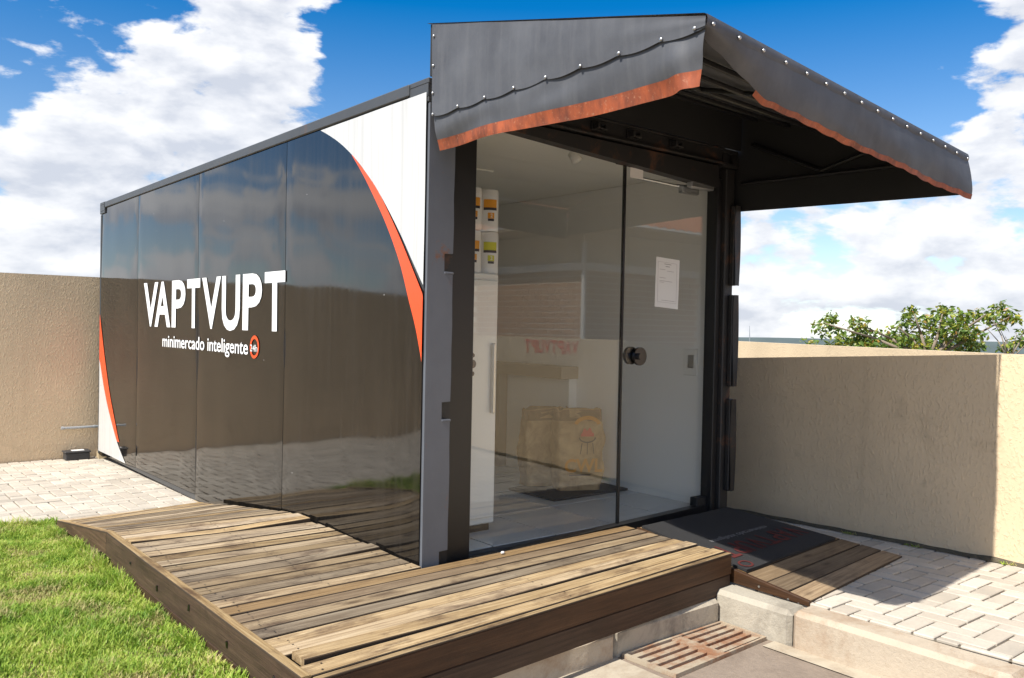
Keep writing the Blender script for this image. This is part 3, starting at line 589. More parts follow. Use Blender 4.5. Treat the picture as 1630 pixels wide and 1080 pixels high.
def sack(x, y, rz, w, d, h, label, seed, printed):
    e = empty('charcoal_sack', label, 'sack', (x, y, .233), 'charcoal sacks inside the shop'); e.rotation_euler = (0, 0, 0)
    c_, s_ = math.cos(rz), math.sin(rz)
    def T(lx, ly, lz): return (x+lx*c_-ly*s_, y+lx*s_+ly*c_, .233+lz)
    def surf(u, v, o=0):
        a = u*2*math.pi; ca, sa = math.cos(a), math.sin(a); ex = .35
        px_ = math.copysign(abs(ca)**ex, ca); py_ = math.copysign(abs(sa)**ex, sa)
        top = max(0, (v-.82)/.18); bul = 1+.08*math.sin(v*3.0)-.05*top
        nn = mnoise.noise((px_*1.6+seed, py_*1.6, v*4))*.022+mnoise.noise((px_*5+seed, py_*5, v*11))*.008
        zz_ = h*v+(.03*mnoise.noise((a*1.4, seed, 0)) if v > .9 else 0)
        return T((w/2*bul+nn+o)*px_, (d/2*bul*(1-.55*top)+nn+o)*py_+.02*top, zz_)
    b_ = MB().grid(surf, 48, 26); b_.add([surf(k/48, 0) for k in range(48)], [tuple(range(48))[::-1]]); b_.build('bag', 'sack_paper', e, True)
    MB().grid(lambda u, v: surf(u, lerp(.86, .985, v), .004+.004*math.sin(u*40)), 60, 4).build('folded_top', 'sack_fold', e, True)
    if printed:
        # print on the face towards the glass (local -Y)
        def F(lx, lz):
            u_ = (1.5*math.pi+math.atan2(0, 1))/(2*math.pi); nn = 0
            best = T(lx, -(d/2*(1+.08*math.sin(lz/h*3.0))+.030), lz); return best
        decal('print', 'CWL', 'sack_print', e, lambda u, v: F(lerp(-w*.40, w*.44, u), lerp(.135, .235, v)), .03)
        q = MB(); q.grid(lambda u, v: F(.03+(.065-.010*v)*math.cos(math.pi*(1+u)), .385+(.040-.010*v)*math.sin(math.pi*(1+u))), 16, 1)
        for k in (-.04, 0, .04): q.add([F(.03+k-.003, .345), F(.03+k+.003, .345), F(.03+k*1.3+.003, .265), F(.03+k*1.3-.003, .265)], [(0, 1, 2, 3)])
        q.build('grill_print', 'sack_dark', e)
        q = MB(); q.grid(lambda u, v: F(.03+.05*v*math.cos(math.pi*u), .392+.055*v*math.sin(math.pi*u)*(1+.25*math.sin(u*21))), 20, 1).build('ember_print', 'print_red', e)
        q = MB(); q.grid(lambda u, v: F(.03+(.11-.028*v)*math.cos(math.pi*(.88-.76*u)), .455+(.085-.028*v)*math.sin(math.pi*(.88-.76*u))), 18, 1).build('arc_print', 'sack_print', e)
        q = MB(); q.grid(lambda u, v: F(lerp(-.10, .06, u), lerp(.112, .122, v)), 1, 1).build('caption_print', 'sack_dark', e)
sack(2.00, 1.00, math.radians(-24), .34, .17, .58, 'printed brown charcoal sack standing nearest the glass door', 3.1, True)
sack(1.93, 1.27, math.radians(-14), .36, .18, .56, 'plain brown charcoal sack behind the printed one', 8.4, False)

# notice sheet and sticker on the door glass
ns = empty('paper_notice', 'white printed notice sheet taped to the glass door', 'notice', (1.885, .0905, 1.69))
MB().add([(1.771, .0902, 1.853), (1.995, .0902, 1.844), (1.988, .0902, 1.529), (1.764, .0902, 1.542)], [(0, 1, 2, 3), ]).build('sheet', 'paper_white', ns)
def NF(u, v): return (lerp(1.775, 1.985, u), .0893, lerp(1.545, 1.842, v)-.010*u)
q = MB()
for u0, u1, v0, v1 in ((.34, .66, .905, .918), (.40, .60, .855, .868), (.14, .40, .785, .792), (.47, .78, .765, .772), (.14, .42, .61, .617), (.14, .72, .545, .552), (.14, .34, .515, .522), (.24, .85, .135, .142), (.06, .92, .945, .949), (.08, .92, .095, .099)):
    q.add([NF(u0, v0), NF(u1, v0), NF(u1, v1), NF(u0, v1)], [(0, 1, 2, 3)])
q.build('print_line', 'print_grey', ns)
q = MB(); q.add([NF(.06, .10), NF(.068, .10), NF(.068, .945), NF(.06, .945)], [(0, 1, 2, 3)]); q.add([NF(.915, .10), NF(.923, .10), NF(.923, .945), NF(.915, .945)], [(0, 1, 2, 3)]); q.build('print_border', 'print_grey', ns)
tag(bx('door_sticker', 'paper_white', None, 1.515, 1.63, .0885, .0905, 2.315, 2.375), 'small white sticker at the top of the glass door', 'sticker')

# ------------------------------------------------------------------ awning
aw = empty('awning', 'black canvas awning with orange hem projecting over the glass front', 'awning', (1.2, -.8, 2.4))
TB, TF = Vector((-.02, -.039, 2.835)), Vector((-.02, -1.661, 2.436)); BB, BF = Vector((-.02, -.050, 2.393)), Vector((-.02, -1.661, 2.398))
RB, RF = Vector((2.46, -.039, 2.835)), Vector((2.46, -1.46, 2.362))
def quad(a, b_, c_, d_, u, v): return a.lerp(b_, u).lerp(d_.lerp(c_, u), v)   # a-b top, d-c bottom
nst = 8
def lgab(u, v):
    p_ = quad(TB, TF, BF, BB, u, v); p_.x += -.006*math.sin(v*math.pi)*math.sin(u*math.pi)+.002*mnoise.noise((u*6, v*3, 0)); p_.z += -.010*v**6*abs(math.sin(u*nst*math.pi)); return p_
MB().grid(lgab, 96, 12).build('side_panel', 'canvas', aw, True)
def lval(u, v):
    top = BB.lerp(BF, u)+Vector((.010, 0, .030)); b2 = Vector((.018, lerp(-.062, -1.640, u), lerp(2.234, 2.213, u)))
    p_ = top.lerp(b2, v); w_ = v*(.012*math.sin(u*9+1)+.006*math.sin(u*21)+.014*mnoise.noise((u*5, v*2, 5)))*(.5+.5*v)
    cr = .010*v*(1-v)*4*math.sin((u*3.1+v*.9)*7)*mnoise.noise((u*3, v, 4)) + .030*v*v*math.exp(-((u-.97-.10*v)/.035)**2)-.030*v*math.exp(-((u-.90-.05*v)/.03)**2); p_.x += -.012*math.sin(v*math.pi)+w_+cr-.02*max(0, v-.8); p_.y += .02*v*(u > .93)*(u-.93)/.07; p_.z += .008*math.sin(u*7)*v; return p_
lv = MB().grid(lambda u, v: lval(u, v*.75), 96, 14).build('side_valance', 'canvas', aw, True)
MB().grid(lambda u, v: lval(u, .745+.26*v)-Vector((.0022, 0, 0)), 96, 6).build('hem', 'canvas_trim', lv, True)
TB2, RB2 = Vector((-.024, .0, 2.842)), Vector((2.466, .0, 2.842))
def roof(u, v): p_ = quad(TB2, RB2, RF+Vector((.006, 0, .004)), TF+Vector((-.006, 0, .004)), u, v); p_.z += -.006*math.sin(v*math.pi*5)**2*math.sin(u*math.pi)+.004; return p_
MB().grid(roof, 24, 40).build('roof_canvas', 'canvas', aw, True)
def rgab(u, v):
    y = lerp(.22, -1.46, u); zt = lerp(RB.z, RF.z, max(0, (RB.y-y)/(RB.y-RF.y)))+.004
    p_ = Vector((2.462+.008*v, y, lerp(zt, lerp(2.20, 2.152, u), v))); p_.x += .012*mnoise.noise((u*4, v*2, 2)); return p_
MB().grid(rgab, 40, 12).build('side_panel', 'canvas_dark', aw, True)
FT0, FT1 = TF+Vector((-.004, -.006, .006)), RF+Vector((.004, -.006, .004))
def ffas(u, v): p_ = FT0.lerp(FT1, u); p_.z -= v*(.040+.006*abs(math.sin(u*15*math.pi))); p_.y -= .006*math.sin(v*math.pi); return p_
MB().grid(ffas, 120, 5).build('front_fascia', 'canvas', aw, True)
def fval(u, v):
    top = FT0.lerp(FT1, u); top.z -= .038+.006*abs(math.sin(u*15*math.pi)); top.y -= .002
    h_ = lerp(.145, .195, u)*min(1, max(.04, u/.175)) if u < .175 else lerp(.145, .20, u)
    p_ = top+Vector((0, 0, -h_*v)); bl = v*(.055*(1-u)+.007*math.sin(u*17)+.012*mnoise.noise((u*7, v*2, 9)))
    p_.y += bl-.012*math.sin(v*math.pi); p_.x += .03*v*max(0, u-.9)*10*.8; return p_
fv = MB().grid(lambda u, v: fval(u, v*.88), 120, 12).build('front_valance', 'canvas', aw, True)
MB().grid(lambda u, v: fval(lerp(.15, 1, u), .875+.13*v)+Vector((0, -.0022, 0)), 110, 4).build('hem', 'canvas_trim', fv, True)
sv, sf = [], []
q = MB()
for a in range(6):
    for b_ in range(4):
        pass
stud_me = None
def stud(p_, axis, par):
    q = MB(); prof = [(.0072, 0), (.0062, .003), (.0035, .005), (.0, .0055)]
    for k in range(3):
        r1, h1 = prof[k]; r2, h2 = prof[k+1]
        def P2(r_, h_, a): 
            c_, s_ = r_*math.cos(a), r_*math.sin(a)
            return (p_[0]-h_, p_[1]+c_, p_[2]+s_) if axis == 0 else (p_[0]+c_, p_[1]-h_, p_[2]+s_)
        q.add([P2(r1, h1, j*math.pi/4) for j in range(8)]+[P2(max(r2, .0005), h2, j*math.pi/4) for j in range(8)], [(j, (j+1) % 8, 8+(j+1) % 8, 8+j) for j in range(8)])
    return q.build('stud', 'stud_metal', par, True)
for k in range(nst+1):
    p_ = BB.lerp(BF, min(.975, k/nst+.01)); stud((p_.x-.006, p_.y, p_.z+.005), 0, aw)
for z in (2.50, 2.63, 2.77): stud((-.024, -.06, z), 0, aw)
for k in range(16):
    p_ = FT0.lerp(FT1, .012+k/15*.975); stud((p_.x, p_.y-.010, p_.z-.030), 1, aw)
q = MB()
for k in range(6): 
    v_ = .08+k*.17; a = quad(TB, RB, RF, TF, .01, v_); b_ = quad(TB, RB, RF, TF, .99, v_); MB().tube(a-Vector((0, 0, .025)), b_-Vector((0, 0, .025)), .014, 8).build('purlin', 'black_frame', aw)
for a, b_ in (((2.44, -.05, 2.37), (2.44, -1.44, 2.345)), ((2.445, -.12, 2.62), (2.445, -.62, 2.385)), ((2.445, -.62, 2.385), (2.445, -1.06, 2.49)), ((.01, -.05, 2.40), (.01, -1.63, 2.405)), ((.01, -1.645, 2.412), (2.44, -1.445, 2.345)), ((1.2, -.05, 2.80), (1.2, -1.54, 2.39))):
    MB().tube(a, b_, .013, 8).build('frame_tube', 'black_frame', aw)
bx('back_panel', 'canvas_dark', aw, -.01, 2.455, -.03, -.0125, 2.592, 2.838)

# ------------------------------------------------------------------ deck
dk = empty('wooden_deck', 'weathered plank deck in front of the container with ramp at left', 'deck', (0, 0, .05))
NS = 23
def seam(s): return -.905+s*2.39/NS, lerp(.0697, -.0637, s/NS)
def plank_obj(name, p0, p1, p2, p3, th, mat, parent, lift0=0, lift1=0, g=.0048, c=.003):
    """p0-p1 front edge, p3-p2 back edge (top corners); local X along the plank"""
    p0, p1, p2, p3 = map(Vector, (p0, p1, p2, p3)); o = (p0+p3)/2; ax = ((p1+p2)/2-o); Ln = ax.length; ax.normalize()
    wd = ((p3-p0)+(p2-p1))/2; up = ax.cross(wd).normalized(); sd_ = up.cross(ax)
    Mx = Matrix((ax, sd_, up)).transposed()
    n = 10; vs = []
    jit = [random.uniform(-.0015, .0015) for _ in range(n+1)]
    for i in range(n+1):
        u = i/n; f_ = p0.lerp(p1, u); b_ = p3.lerp(p2, u); dz = lerp(lift0, 0, min(1, u*2.2)) + lerp(lift1, 0, min(1, (1-u)*2.2)) + .0012*math.sin(u*5+jit[0]*2000)
        e = (b_-f_).normalized(); f2 = f_+e*(g+jit[i]*.6); b2 = b_-e*(g-jit[(i+3) % n]*.6)
        for q_, z_ in ((f2, -th), (f2, -c), (f2+e*c, 0), (b2-e*c, 0), (b2, -c), (b2, -th)):
            w_ = q_+up*(z_)+Vector((0, 0, dz)); vs.append(Mx.transposed() @ (w_-o))
    fs = [(i*6+j, i*6+(j+1) % 6, (i+1)*6+(j+1) % 6, (i+1)*6+j) for i in range(n) for j in range(6)]; fs = [f[::-1] for f in fs]
    fs += [tuple(range(6)), tuple(n*6+j for j in range(6))[::-1]]
    ob = obj(name, vs, fs, mat, parent, loc=o, rot=Mx.to_euler()); ob.data.materials.append(MAT['wood_edge'])
    for i in range(n):
        for j in (0, 1, 3, 4): ob.data.polygons[i*6+j].material_index = 1
    return ob
ZD = .232
for k in range(NS):
    (ya, sa), (yb, sb) = seam(k), seam(k+1); xl = -1.018+random.uniform(-.004, .004); xr = 1.42 if k < 8 else -.022+random.uniform(-.010, .003)
    if k == 8: xr = -.03
    yA = lambda x, y=ya, s=sa: y+s*(x+1.0); yB = lambda x, y=yb, s=sb: y+s*(x+1.0)
    dz = random.uniform(-.003, .003); l0 = {1: .022, 20: .014}.get(k, 0) or random.uniform(0, .004); l1 = {12: .018, 20: .020, 21: .012}.get(k, 0) or random.uniform(0, .003)
    if k == 1: xl = -.995
    plank_obj('plank', (xl, yA(xl), ZD+dz), (xr, yA(xr), ZD+dz), (xr, yB(xr), ZD+dz), (xl, yB(xl), ZD+dz), .028, 'wood_ramp' if k in (6, 7) else 'wood_top', dk, l0, l1)
NR = 12
for k in range(NR):
    f0, f1 = k/NR, (k+1)/NR
    def ry(f, x): return lerp(1.485-.0637*(x+1), 2.68+.12*(x+1.02), f)
    def rz_(f): return lerp(ZD, .066, f)
    xl, xr = -1.018, -.030-.08*f0+random.uniform(-.01, .005)
    plank_obj('plank', (xl, ry(f0, xl), rz_(f0)), (xr, ry(f0, xr), rz_(f0)), (xr, ry(f1, xr), rz_(f1)), (xl, ry(f1, xl), rz_(f1)), .028, 'wood_top', dk, random.uniform(0, .004), random.uniform(0, .004))
def board(a, b_, zt0, zb0, zt1, zb1, th, mat, nrm, par, name):
    """upright board from a to b (plan), tops/bottoms at both ends, thickness along nrm"""
    a, b_ = Vector((*a, 0)), Vector((*b_, 0)); ax = (b_-a); Ln = ax.length; ax.normalize(); n_ = Vector((*nrm, 0)); n_ = (n_-ax*n_.dot(ax)).normalized(); up = Vector((0, 0, 1)); Mx = Matrix((ax, up.cross(ax), up)).transposed(); s_ = 1 if n_.dot(up.cross(ax)) > 0 else -1
    c = .004; vs = []
    for x_, zt, zb in ((0, zt0, zb0), (Ln, zt1, zb1)):
        for y_, z_ in ((0, zb), (0, zt), (s_*th, zt), (s_*th, zb)):
            vs.append((x_, y_, z_-zt0))
    prof = []
    for x_, zt, zb in ((0, zt0, zb0), (Ln, zt1, zb1)):
        prof.append([(x_, 0, zb-zt0), (x_, 0, zt-zt0-c), (x_, s_*c, zt-zt0), (x_, s_*(th-c), zt-zt0), (x_, s_*th, zt-zt0-c), (x_, s_*th, zb-zt0)])
    vs = prof[0]+prof[1]; fs = [(j, (j+1) % 6, 6+(j+1) % 6, 6+j) for j in range(6)]+[tuple(range(6))[::-1], tuple(range(6, 12))]
    return obj(name, vs, fs, mat, par, loc=(a.x, a.y, zt0), rot=Mx.to_euler())
# black sheet added close under the planks so the gaps read dark
obj('gap_backing', [(-1.0, -.86, .206), (1.41, -.70, .206), (1.41, -.03, .206), (-.03, -.03, .206), (-.03, 1.40, .206), (-.10, 2.70, .040), (-1.0, 2.58, .040), (-1.0, 1.45, .206)], [(0, 1, 2, 3), (0, 3, 4, 7), (7, 4, 5, 6)], 'black_rubber', dk)
plank_obj('edge_strip', (-1.061, 1.488, .2405), (-1.061, -.906, .2405), (-1.020, -.906, .2405), (-1.020, 1.488, .2405), .008, 'wood_top', dk, 0, 0, .001, .002)
plank_obj('edge_strip', (-1.061, 2.69, .075), (-1.061, 1.492, .2405), (-1.020, 1.492, .2405), (-1.020, 2.69, .075), .008, 'wood_top', dk, 0, 0, .001, .002)
plank_obj('edge_strip', (-1.02, -.942, .2345), (1.425, -.773, .2345), (1.425, -.741, .2345), (-1.02, -.910, .2345), .007, 'wood_top', dk, 0, 0, .001, .002)
# left stringers
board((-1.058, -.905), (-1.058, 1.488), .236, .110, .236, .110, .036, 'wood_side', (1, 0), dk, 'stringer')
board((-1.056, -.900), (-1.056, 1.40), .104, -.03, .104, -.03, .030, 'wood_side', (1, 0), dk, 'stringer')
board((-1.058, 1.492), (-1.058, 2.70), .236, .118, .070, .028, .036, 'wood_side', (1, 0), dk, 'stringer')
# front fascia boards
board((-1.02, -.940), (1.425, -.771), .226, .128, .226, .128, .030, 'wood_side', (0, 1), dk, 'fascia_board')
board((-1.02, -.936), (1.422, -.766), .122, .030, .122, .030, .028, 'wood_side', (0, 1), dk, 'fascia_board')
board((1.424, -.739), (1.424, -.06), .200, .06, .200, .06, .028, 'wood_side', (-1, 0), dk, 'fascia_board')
for x, y in ((-.8, -.6), (.2, -.55), (1.3, -.5), (-.9, .3), (-.9, 1.3), (-.2, .3), (-.2, 1.3)): bx('joist_block', 'wood_side', dk, x-.05, x+.05, y-.05, y+.05, -.02, .2)
for k in range(5):
    y = -.70+k*.43; MB().tube((-1.0585, y, .17+random.uniform(-.03, .03)), (-1.0605, y, .17), .006, 8).build('nail_head', 'chrome_dark', dk)

nv, nf = [], []
def nail(x, y, z, r_=.0042):
    k = len(nv); nv.extend([(x+r_*math.cos(j*math.pi/3), y+r_*math.sin(j*math.pi/3), z) for j in range(6)]); nf.append(tuple(range(k, k+6)))
for k in range(NS):
    (ya, sa), (yb, sb) = seam(k), seam(k+1)
    for x in ((-.96, .25, 1.33) if k < 8 else (-.96, -.52, -.09)):
        if k in (1, 12, 20, 21) and abs(x+.5) > .3: continue
        for f_ in (.25, .75):
            y = lerp(ya+sa*(x+1), yb+sb*(x+1), f_+random.uniform(-.05, .05)); nail(x+random.uniform(-.012, .012), y, ZD+.0065)
tag(obj('nail_heads', nv, nf, 'black_frame', dk), kind='stuff')
# right hand ramp
rpm = empty('wooden_ramp', 'small plank ramp with black doormat before the glass door', 'ramp', (2.0, -.6, .07))
def RPp(u, v, dz=0):  # u left-right 0..1, v back-front 0..1
    a = Vector((1.452, -.075, .228)).lerp(Vector((2.405, -.035, .228)), u); b_ = Vector((1.452, -1.205, .088)).lerp(Vector((2.70, -1.06, .085)), u); r_ = a.lerp(b_, v); r_.z += dz; return r_
NP = 9
for k in range(NP):
    v0, v1 = k/NP, (k+1)/NP; plank_obj('plank', RPp(.022, v1), RPp(1, v1), RPp(1, v0), RPp(.022, v0), .022, 'wood_ramp', rpm, 0, 0, .0028)
board((1.4535, -.08), (1.4535, -1.205), .231, .09, .0905, .066, .024, 'wood_side', (1, 0), rpm, 'stringer')
board((2.40, -.05), (2.69, -1.06), .205, .06, .062, .05, .024, 'wood_side', (-1, 0), rpm, 'stringer')
for v in (.42, .55, .75, .90, .95):
    p_ = RPp(0, v); MB().tube((1.4535, p_.y, p_.z-.03), (1.4505, p_.y, p_.z-.03), .006, 8).build('nail_head', 'stud_metal', rpm)

# doormat lying on the ramp
dm = empty('doormat', 'black doormat with faded red and grey lettering on the ramp', 'doormat', (1.95, -.4, .2))
MU0, MU1, MV0, MV1 = .03, .945, .02, .665
def MT(u, v, h): return RPp(lerp(MU0, MU1, u), lerp(MV0, MV1, v), h+.004*mnoise.noise((u*4, v*4, 1)))
q = MB(); q.grid(lambda u, v: MT(u, v, .016), 24, 20)
edge = [(i/24, 0) for i in range(24)]+[(1, j/20) for j in range(20)]+[(1-i/24, 1) for i in range(24)]+[(0, 1-j/20) for j in range(20)]
n = len(edge); q.add([MT(u, v, .016) for u, v in edge]+[MT(u, v, .003) for u, v in edge], [(k, (k+1) % n, n+(k+1) % n, n+k) for k in range(n)]); q.build('pile', 'mat_black', dm)
for k, ch in enumerate('VAPTVUPT'):
    u0 = .93-k*.108; decal('letter', ch, 'mat_red', dm, lambda u, v: MT(u0-u*.092, .60+v*.22, .0195), .01)
letter_line( 'minimercado inteligente', 'mat_grey', dm, lambda u, v: MT(.80-u*.62, .48+v*.07, .0195), .008)
q = MB(); q.grid(lambda u, v: MT(.07+.05*(1-.3*v)*math.cos(u*6.283), .93+.055*(1-.3*v)*math.sin(u*6.283), .0195), 24, 1).build('ring_mark', 'mat_red', dm)

# drain grate
gr = empty('drain_grate', 'rusty cast iron drain grate set in the gutter below the deck', 'drain', (.95, -.95, -.1))
def GP(u, v, z): a = Vector((.560, -.812, z)).lerp(Vector((1.292, -.812, z)), u); b_ = Vector((.575, -1.115, z)).lerp(Vector((1.285, -1.085, z)), u); return a.lerp(b_, v)
def gbar(u0, u1, v0, v1, z1, mat, name, z0=-.125):
    lo = [GP(u, v, z0) for u, v in ((u0, v0), (u1, v0), (u1, v1), (u0, v1))]; hi = [GP(u, v, z1) for u, v in ((u0, v0), (u1, v0), (u1, v1), (u0, v1))]
    return obj(name, lo+hi, [(3, 2, 1, 0), (4, 5, 6, 7), (0, 1, 5, 4), (1, 2, 6, 5), (2, 3, 7, 6), (3, 0, 4, 7)], mat, gr)
gbar(0, 1, 0, 1, -.0985, 'rust_steel', 'pit', -.0995)
for a in ((0, 1, 0, .05), (0, 1, .96, 1), (0, .025, .05, .96), (.975, 1, .05, .96)): gbar(*a, -.080, 'grate_iron', 'frame')
gbar(.455, .545, .0505, .9595, -.084, 'grate_iron', 'cross_bar')
for k in range(5):
    v = .075+k*.182
    for u0, u1, dv in ((.0255, .4545, .030), (.5455, .9745, 0)): gbar(u0, u1, v+dv, v+dv+.105, -.085, 'grate_iron', 'bar')

# small things at the back left
bb = empty('bait_box', 'flat black rodent bait box on the pavers by the wall', 'bait box', (-.22, 6.12, -.05))
zb = gz(6.1); q = MB(); q.box(-.31, -.085, 6.06, 6.20, zb, zb+.075, .006); q.build('body', 'box_plastic', bb); bx('lid', 'box_plastic', bb, -.322, -.075, 6.05, 6.21, zb+.0755, zb+.092, .006); bx('label', 'paper_white', bb, -.245, -.13, 6.09, 6.17, zb+.0925, zb+.0945)
MB().tube((-.084, 6.13, zb+.036), (-.0815, 6.13, zb+.036), .022, 14).build('entry_hole', 'black_rubber', bb)
pp = empty('wall_conduit', 'short thin grey conduit running from the wall to the container', 'pipe', (-.15, 6.22, .27))
MB().tube((-.32, 6.225, .262), (.03, 6.225, .262), .013, 10).build('tube', 'pipe_grey', pp); MB().tube((-.325, 6.225, .262), (-.30, 6.225, .262), .017, 10).build('collar', 'pipe_grey', pp)
MB().tube((-.02, 6.225, .262), (.0, 6.225, .262), .017, 10).build('collar', 'pipe_grey', pp)
tag(MB().prism([(6.02, -.09), (6.13, -.09), (6.11, .02), (6.05, .02)], 0, -.01, .12).build('support_block', 'block_wood'), 'pale wooden block under the far corner of the container', 'block')
tag(bx('support_block', 'block_wood', None, .0, .15, 3.08, 3.2, gz(3.1)-.01, .0), 'pale wooden block under the container beside the ramp end', 'block')
pb = empty('pebble', 'small pale pebble lying on the deck by the glass', 'pebble', (.42, -.06, .235))
MB().grid(lambda u, v: (.44+.014*math.cos(u*6.283)*math.sin(v*math.pi)*(1+.3*math.sin(u*12)), -.085+.009*math.sin(u*6.283)*math.sin(v*math.pi), .240+.007*math.cos(v*math.pi)), 12, 8).build('stone', 'paper_white', pb, True)

# lettering on the low wall towards the road
sg = empty('wall_sign', 'red shop lettering on the low wall, seen mirrored in the glass', 'sign', (3.05, -2.4, 1.2))
for k, ch in enumerate('VAPTVUPT'):
    y0 = -1.92-k*.095; decal('letter', ch, 'decal_red', sg, lambda u, v: (3.0525, y0-u*.082, 1.155+v*.125), .02)

# ------------------------------------------------------------------ house across the road (seen in the glass)
hs_ = empty('house', 'brick and cream house with tiled roof reflected in the glass', 'house', (8, -7, 0))
HX, HY = 8.0, -6.98; EZ = 3.10
bx('wall', 'house_paint', hs_, HX, HX+8, HY-9, HY, -.2, EZ-.02)
bw = MB(); mo = bx('mortar_bed', 'mortar', hs_, HX-.012, HX+8.012, HY-8.9, HY+.012, -.1, 2.40)
for rw in range(20):
    z = .35+rw*.104
    if z > 2.33: break
    for k in range(9):
        y1 = HY+.02-k*.36+(rw % 2)*.18
        bw.box(HX-.026, HX, y1-.338, min(y1, HY+.02), z, z+.080)
    for k in range(9):
        x0 = HX-.02+k*.36-(rw % 2)*.18; bw.box(max(x0, HX+.001), x0+.338, HY, HY+.026, z, z+.080)
tag(bw.build('brickwork', 'brick', hs_), kind='stuff')
bx('cornice', 'house_white', hs_, HX-.06, HX+8.06, HY-9, HY+.06, 2.41, 2.55, .01)
for x0, w_ in ((HX+3.1, .9), (HX+4.4, 1.4)):
    fr_ = bx('window', 'house_white', hs_, x0, x0+w_, HY+.005, HY+.05, .6, 2.25, .01); bx('pane', 'window_dark', fr_, x0+.07, x0+w_-.07, HY+.051, HY+.056, .68, 2.18)
fr_ = bx('window', 'house_white', hs_, HX-.05, HX-.005, HY-5.6, HY-3.3, .9, 2.25, .01); bx('pane', 'window_dark', fr_, HX-.056, HX-.051, HY-5.5, HY-3.4, .98, 2.18)
MB().tube((HX-.06, HY+.08, -.1), (HX-.06, HY+.08, 2.9), .045, 12).build('downpipe', 'house_white', hs_)
ov = .75
bx('soffit', 'house_paint', hs_, HX-ov, HX+8.5, HY-9.5, HY+ov, EZ, EZ+.05)
RA = Vector((HX-ov-.05, HY+ov+.05, EZ+.06)); q = MB()
def til(a, b_, c_, d_, nu, nv):
    def fn(u, v):
        p_ = quad(a, b_, c_, d_, u, v); p_.z += .035*abs(math.sin(u*nu*math.pi))-.03*((v*nv) % 1); return p_
    return fn
P1 = RA; P2 = Vector((HX-ov-.05, HY-9.5, EZ+.06)); P3 = Vector((HX+3.6, HY-9.5, EZ+1.5)); P4 = Vector((HX+3.6, HY-3.4, EZ+1.5)); P5 = Vector((HX+8.5, HY+ov+.05, EZ+.06)); P6 = Vector((HX+8.5, HY-3.4, EZ+1.5))
q.grid(til(P1, P2, P3, P4, 44, 10), 176, 20); q.grid(til(P5, P1, P4, P6, 40, 10), 160, 20)
tag(q.build('roof', 'roof_tile', hs_, True), kind='stuff')

# ------------------------------------------------------------------ vegetation beyond the wall
def leaves(clumps, dens, size):
    V_ = []; F_ = []
    for c_, rad, w_ in clumps:
        c_ = Vector(c_)
        for _ in range(int(dens*w_)):
            d = Vector((random.gauss(0, 1), random.gauss(0, 1), random.gauss(0, 1))).normalized()*(random.random()**.45)
            p_ = c_+Vector((d.x*rad, d.y*rad, d.z*rad*.85)); L_ = size*random.uniform(.6, 1.25)
            ax = Vector((random.gauss(0, .7), random.gauss(0, .7), random.uniform(-1.1, .25))).normalized(); s_ = ax.cross(Vector((random.gauss(0, 1), random.gauss(0, 1), 1))).normalized()*L_*.24; n_ = ax.cross(s_).normalized()*L_*.07
            k = len(V_); V_ += [p_, p_+ax*L_*.45+s_+n_, p_+ax*L_, p_+ax*L_*.45-s_+n_]; F_ += [(k, k+1, k+2), (k, k+2, k+3)]
    return V_, F_
def tree(label, base, limbs, clumps, dens, size):
    e = empty('tree', label, 'tree', base); q = MB()
    for pts, r_ in limbs:
        pts = [Vector(p_) for p_ in pts]; n = len(pts)-1
        for i in range(n): q.tube(pts[i], pts[i+1], r_*(1-i/(n+.6)), 8, r_*(1-(i+1)/(n+.6)))
    q.build('trunk', 'bark', e, True); V_, F_ = leaves(clumps, dens, size); tag(obj('crown', V_, F_, 'leaf', e), kind='stuff')
D = 13.6
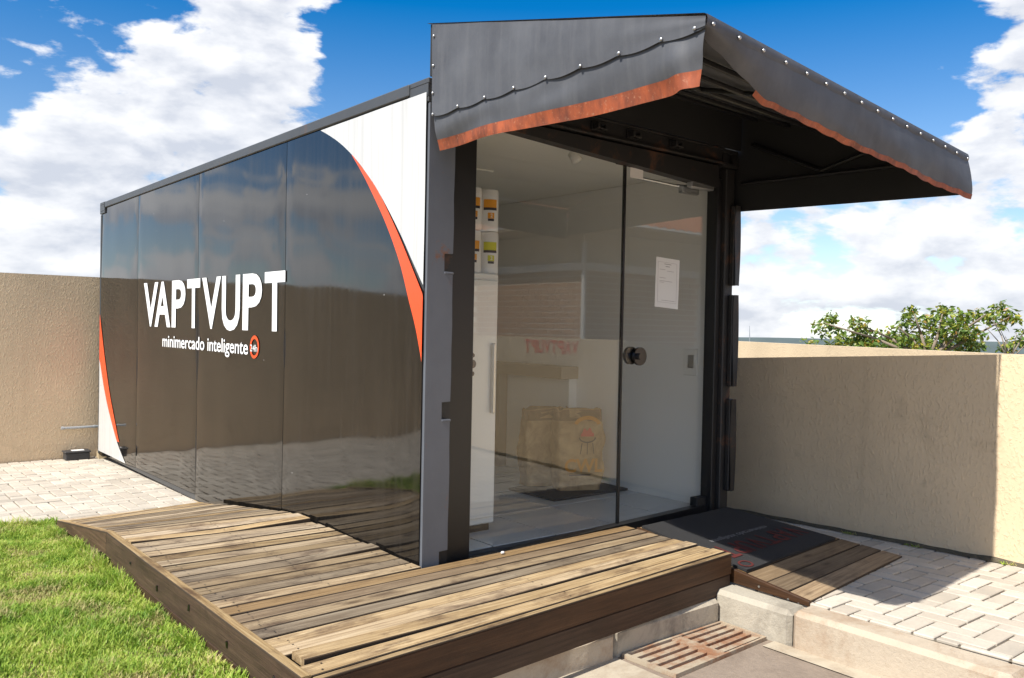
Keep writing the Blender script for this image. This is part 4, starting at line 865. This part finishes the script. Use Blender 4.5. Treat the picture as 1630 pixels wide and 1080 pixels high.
cl_px = [(1313, 520, 20, .8), (1322, 505, 12, .4), (1338, 535, 17, .6), (1365, 515, 18, .8), (1380, 535, 22, 1), (1368, 540, 18, .7), (1352, 548, 18, .6), (1405, 545, 22, 1.1), (1430, 530, 20, 1), (1448, 510, 18, .8), (1450, 493, 11, .35), (1455, 540, 24, 1.2), (1480, 515, 22, 1.1), (1490, 540, 26, 1.4), (1500, 498, 18, .9), (1515, 520, 25, 1.4), (1530, 540, 26, 1.3), (1530, 505, 18, .9), (1545, 530, 18, .8), (1560, 500, 15, .6), (1577, 503, 13, .5), (1590, 490, 14, .6), (1606, 500, 13, .5), (1615, 508, 9, .3), (1595, 515, 10, .25), (1560, 548, 14, .35), (1548, 550, 12, .3), (1290, 545, 12, .3), (1330, 552, 18, .5), (1380, 552, 18, .8), (1420, 555, 20, 1), (1470, 556, 22, 1.2), (1510, 558, 22, 1.2), (1545, 560, 18, .8), (1440, 548, 22, 1)]
cl = [(at(x, y, D+random.uniform(-.5, .7)), r_*D/FPX*1.05, w_) for x, y, r_, w_ in cl_px]
tb = at(1480, 560, D); tb.z = -.3
forks = [at(1478, 575, D), at(1440, 560, D), at(1520, 560, D)]
limbs = [((tb, tb.lerp(forks[0], .6), forks[0]), .07)]
for x, y in ((1313, 515), (1365, 515), (1430, 520), (1455, 500), (1500, 500), (1540, 505), (1590, 490), (1610, 503), (1570, 500)):
    e_ = at(x, y, D+random.uniform(-.3, .3)); m_ = forks[0].lerp(e_, .5)+Vector((random.uniform(-.06, .06), random.uniform(-.06, .06), .05)); limbs.append(((forks[0], m_, e_), .034))
tree('leafy green tree rising behind the parapet at the right', tb, limbs, cl, 150, .10)
D2 = 12.5; tb2 = at(1608, 600, D2); tb2.z = -.3; f2 = at(1606, 575, D2); limbs = [((tb2, f2), .03)]
for x, y in ((1578, 505), (1590, 520), (1630, 525), (1618, 530), (1600, 535), (1640, 540), (1568, 520)): e_ = at(x, y, D2+random.uniform(-.2, .2)); limbs.append(((f2, f2.lerp(e_, .55)+Vector((.02, -.02, .02)), e_), .012))
tree('bare branched shrub at the right edge behind the parapet', tb2, limbs, [(at(1618, 545, D2+.2), .14, .5), (at(1632, 535, D2+.2), .16, .6), (at(1592, 520, D2), .06, .1), (at(1600, 552, D2), .13, .35)], 170, .08)
ms_ = empty('radio_mast', 'thin far radio mast on the skyline right of the door', 'mast', tuple(at(1193, 560, 420)))
a, b_ = at(1193.5, 562, 420), at(1193, 519, 420); q = MB()
for dx, dy in ((-.25, -.2), (.25, -.2), (0, .3)): q.tube(a+Vector((dx, dy, 0)), b_+Vector((dx*.2, dy*.2, 0)), .07, 6)
q.build('lattice', 'pipe_grey', ms_)
for k in range(10): MB().tube(a.lerp(b_, k/10)+Vector((-.25, -.2, 0))*(1-k/12), a.lerp(b_, (k+1)/10)+Vector((.25, -.2, 0))*(1-k/12), .04, 5).build('brace', 'pipe_grey', ms_)
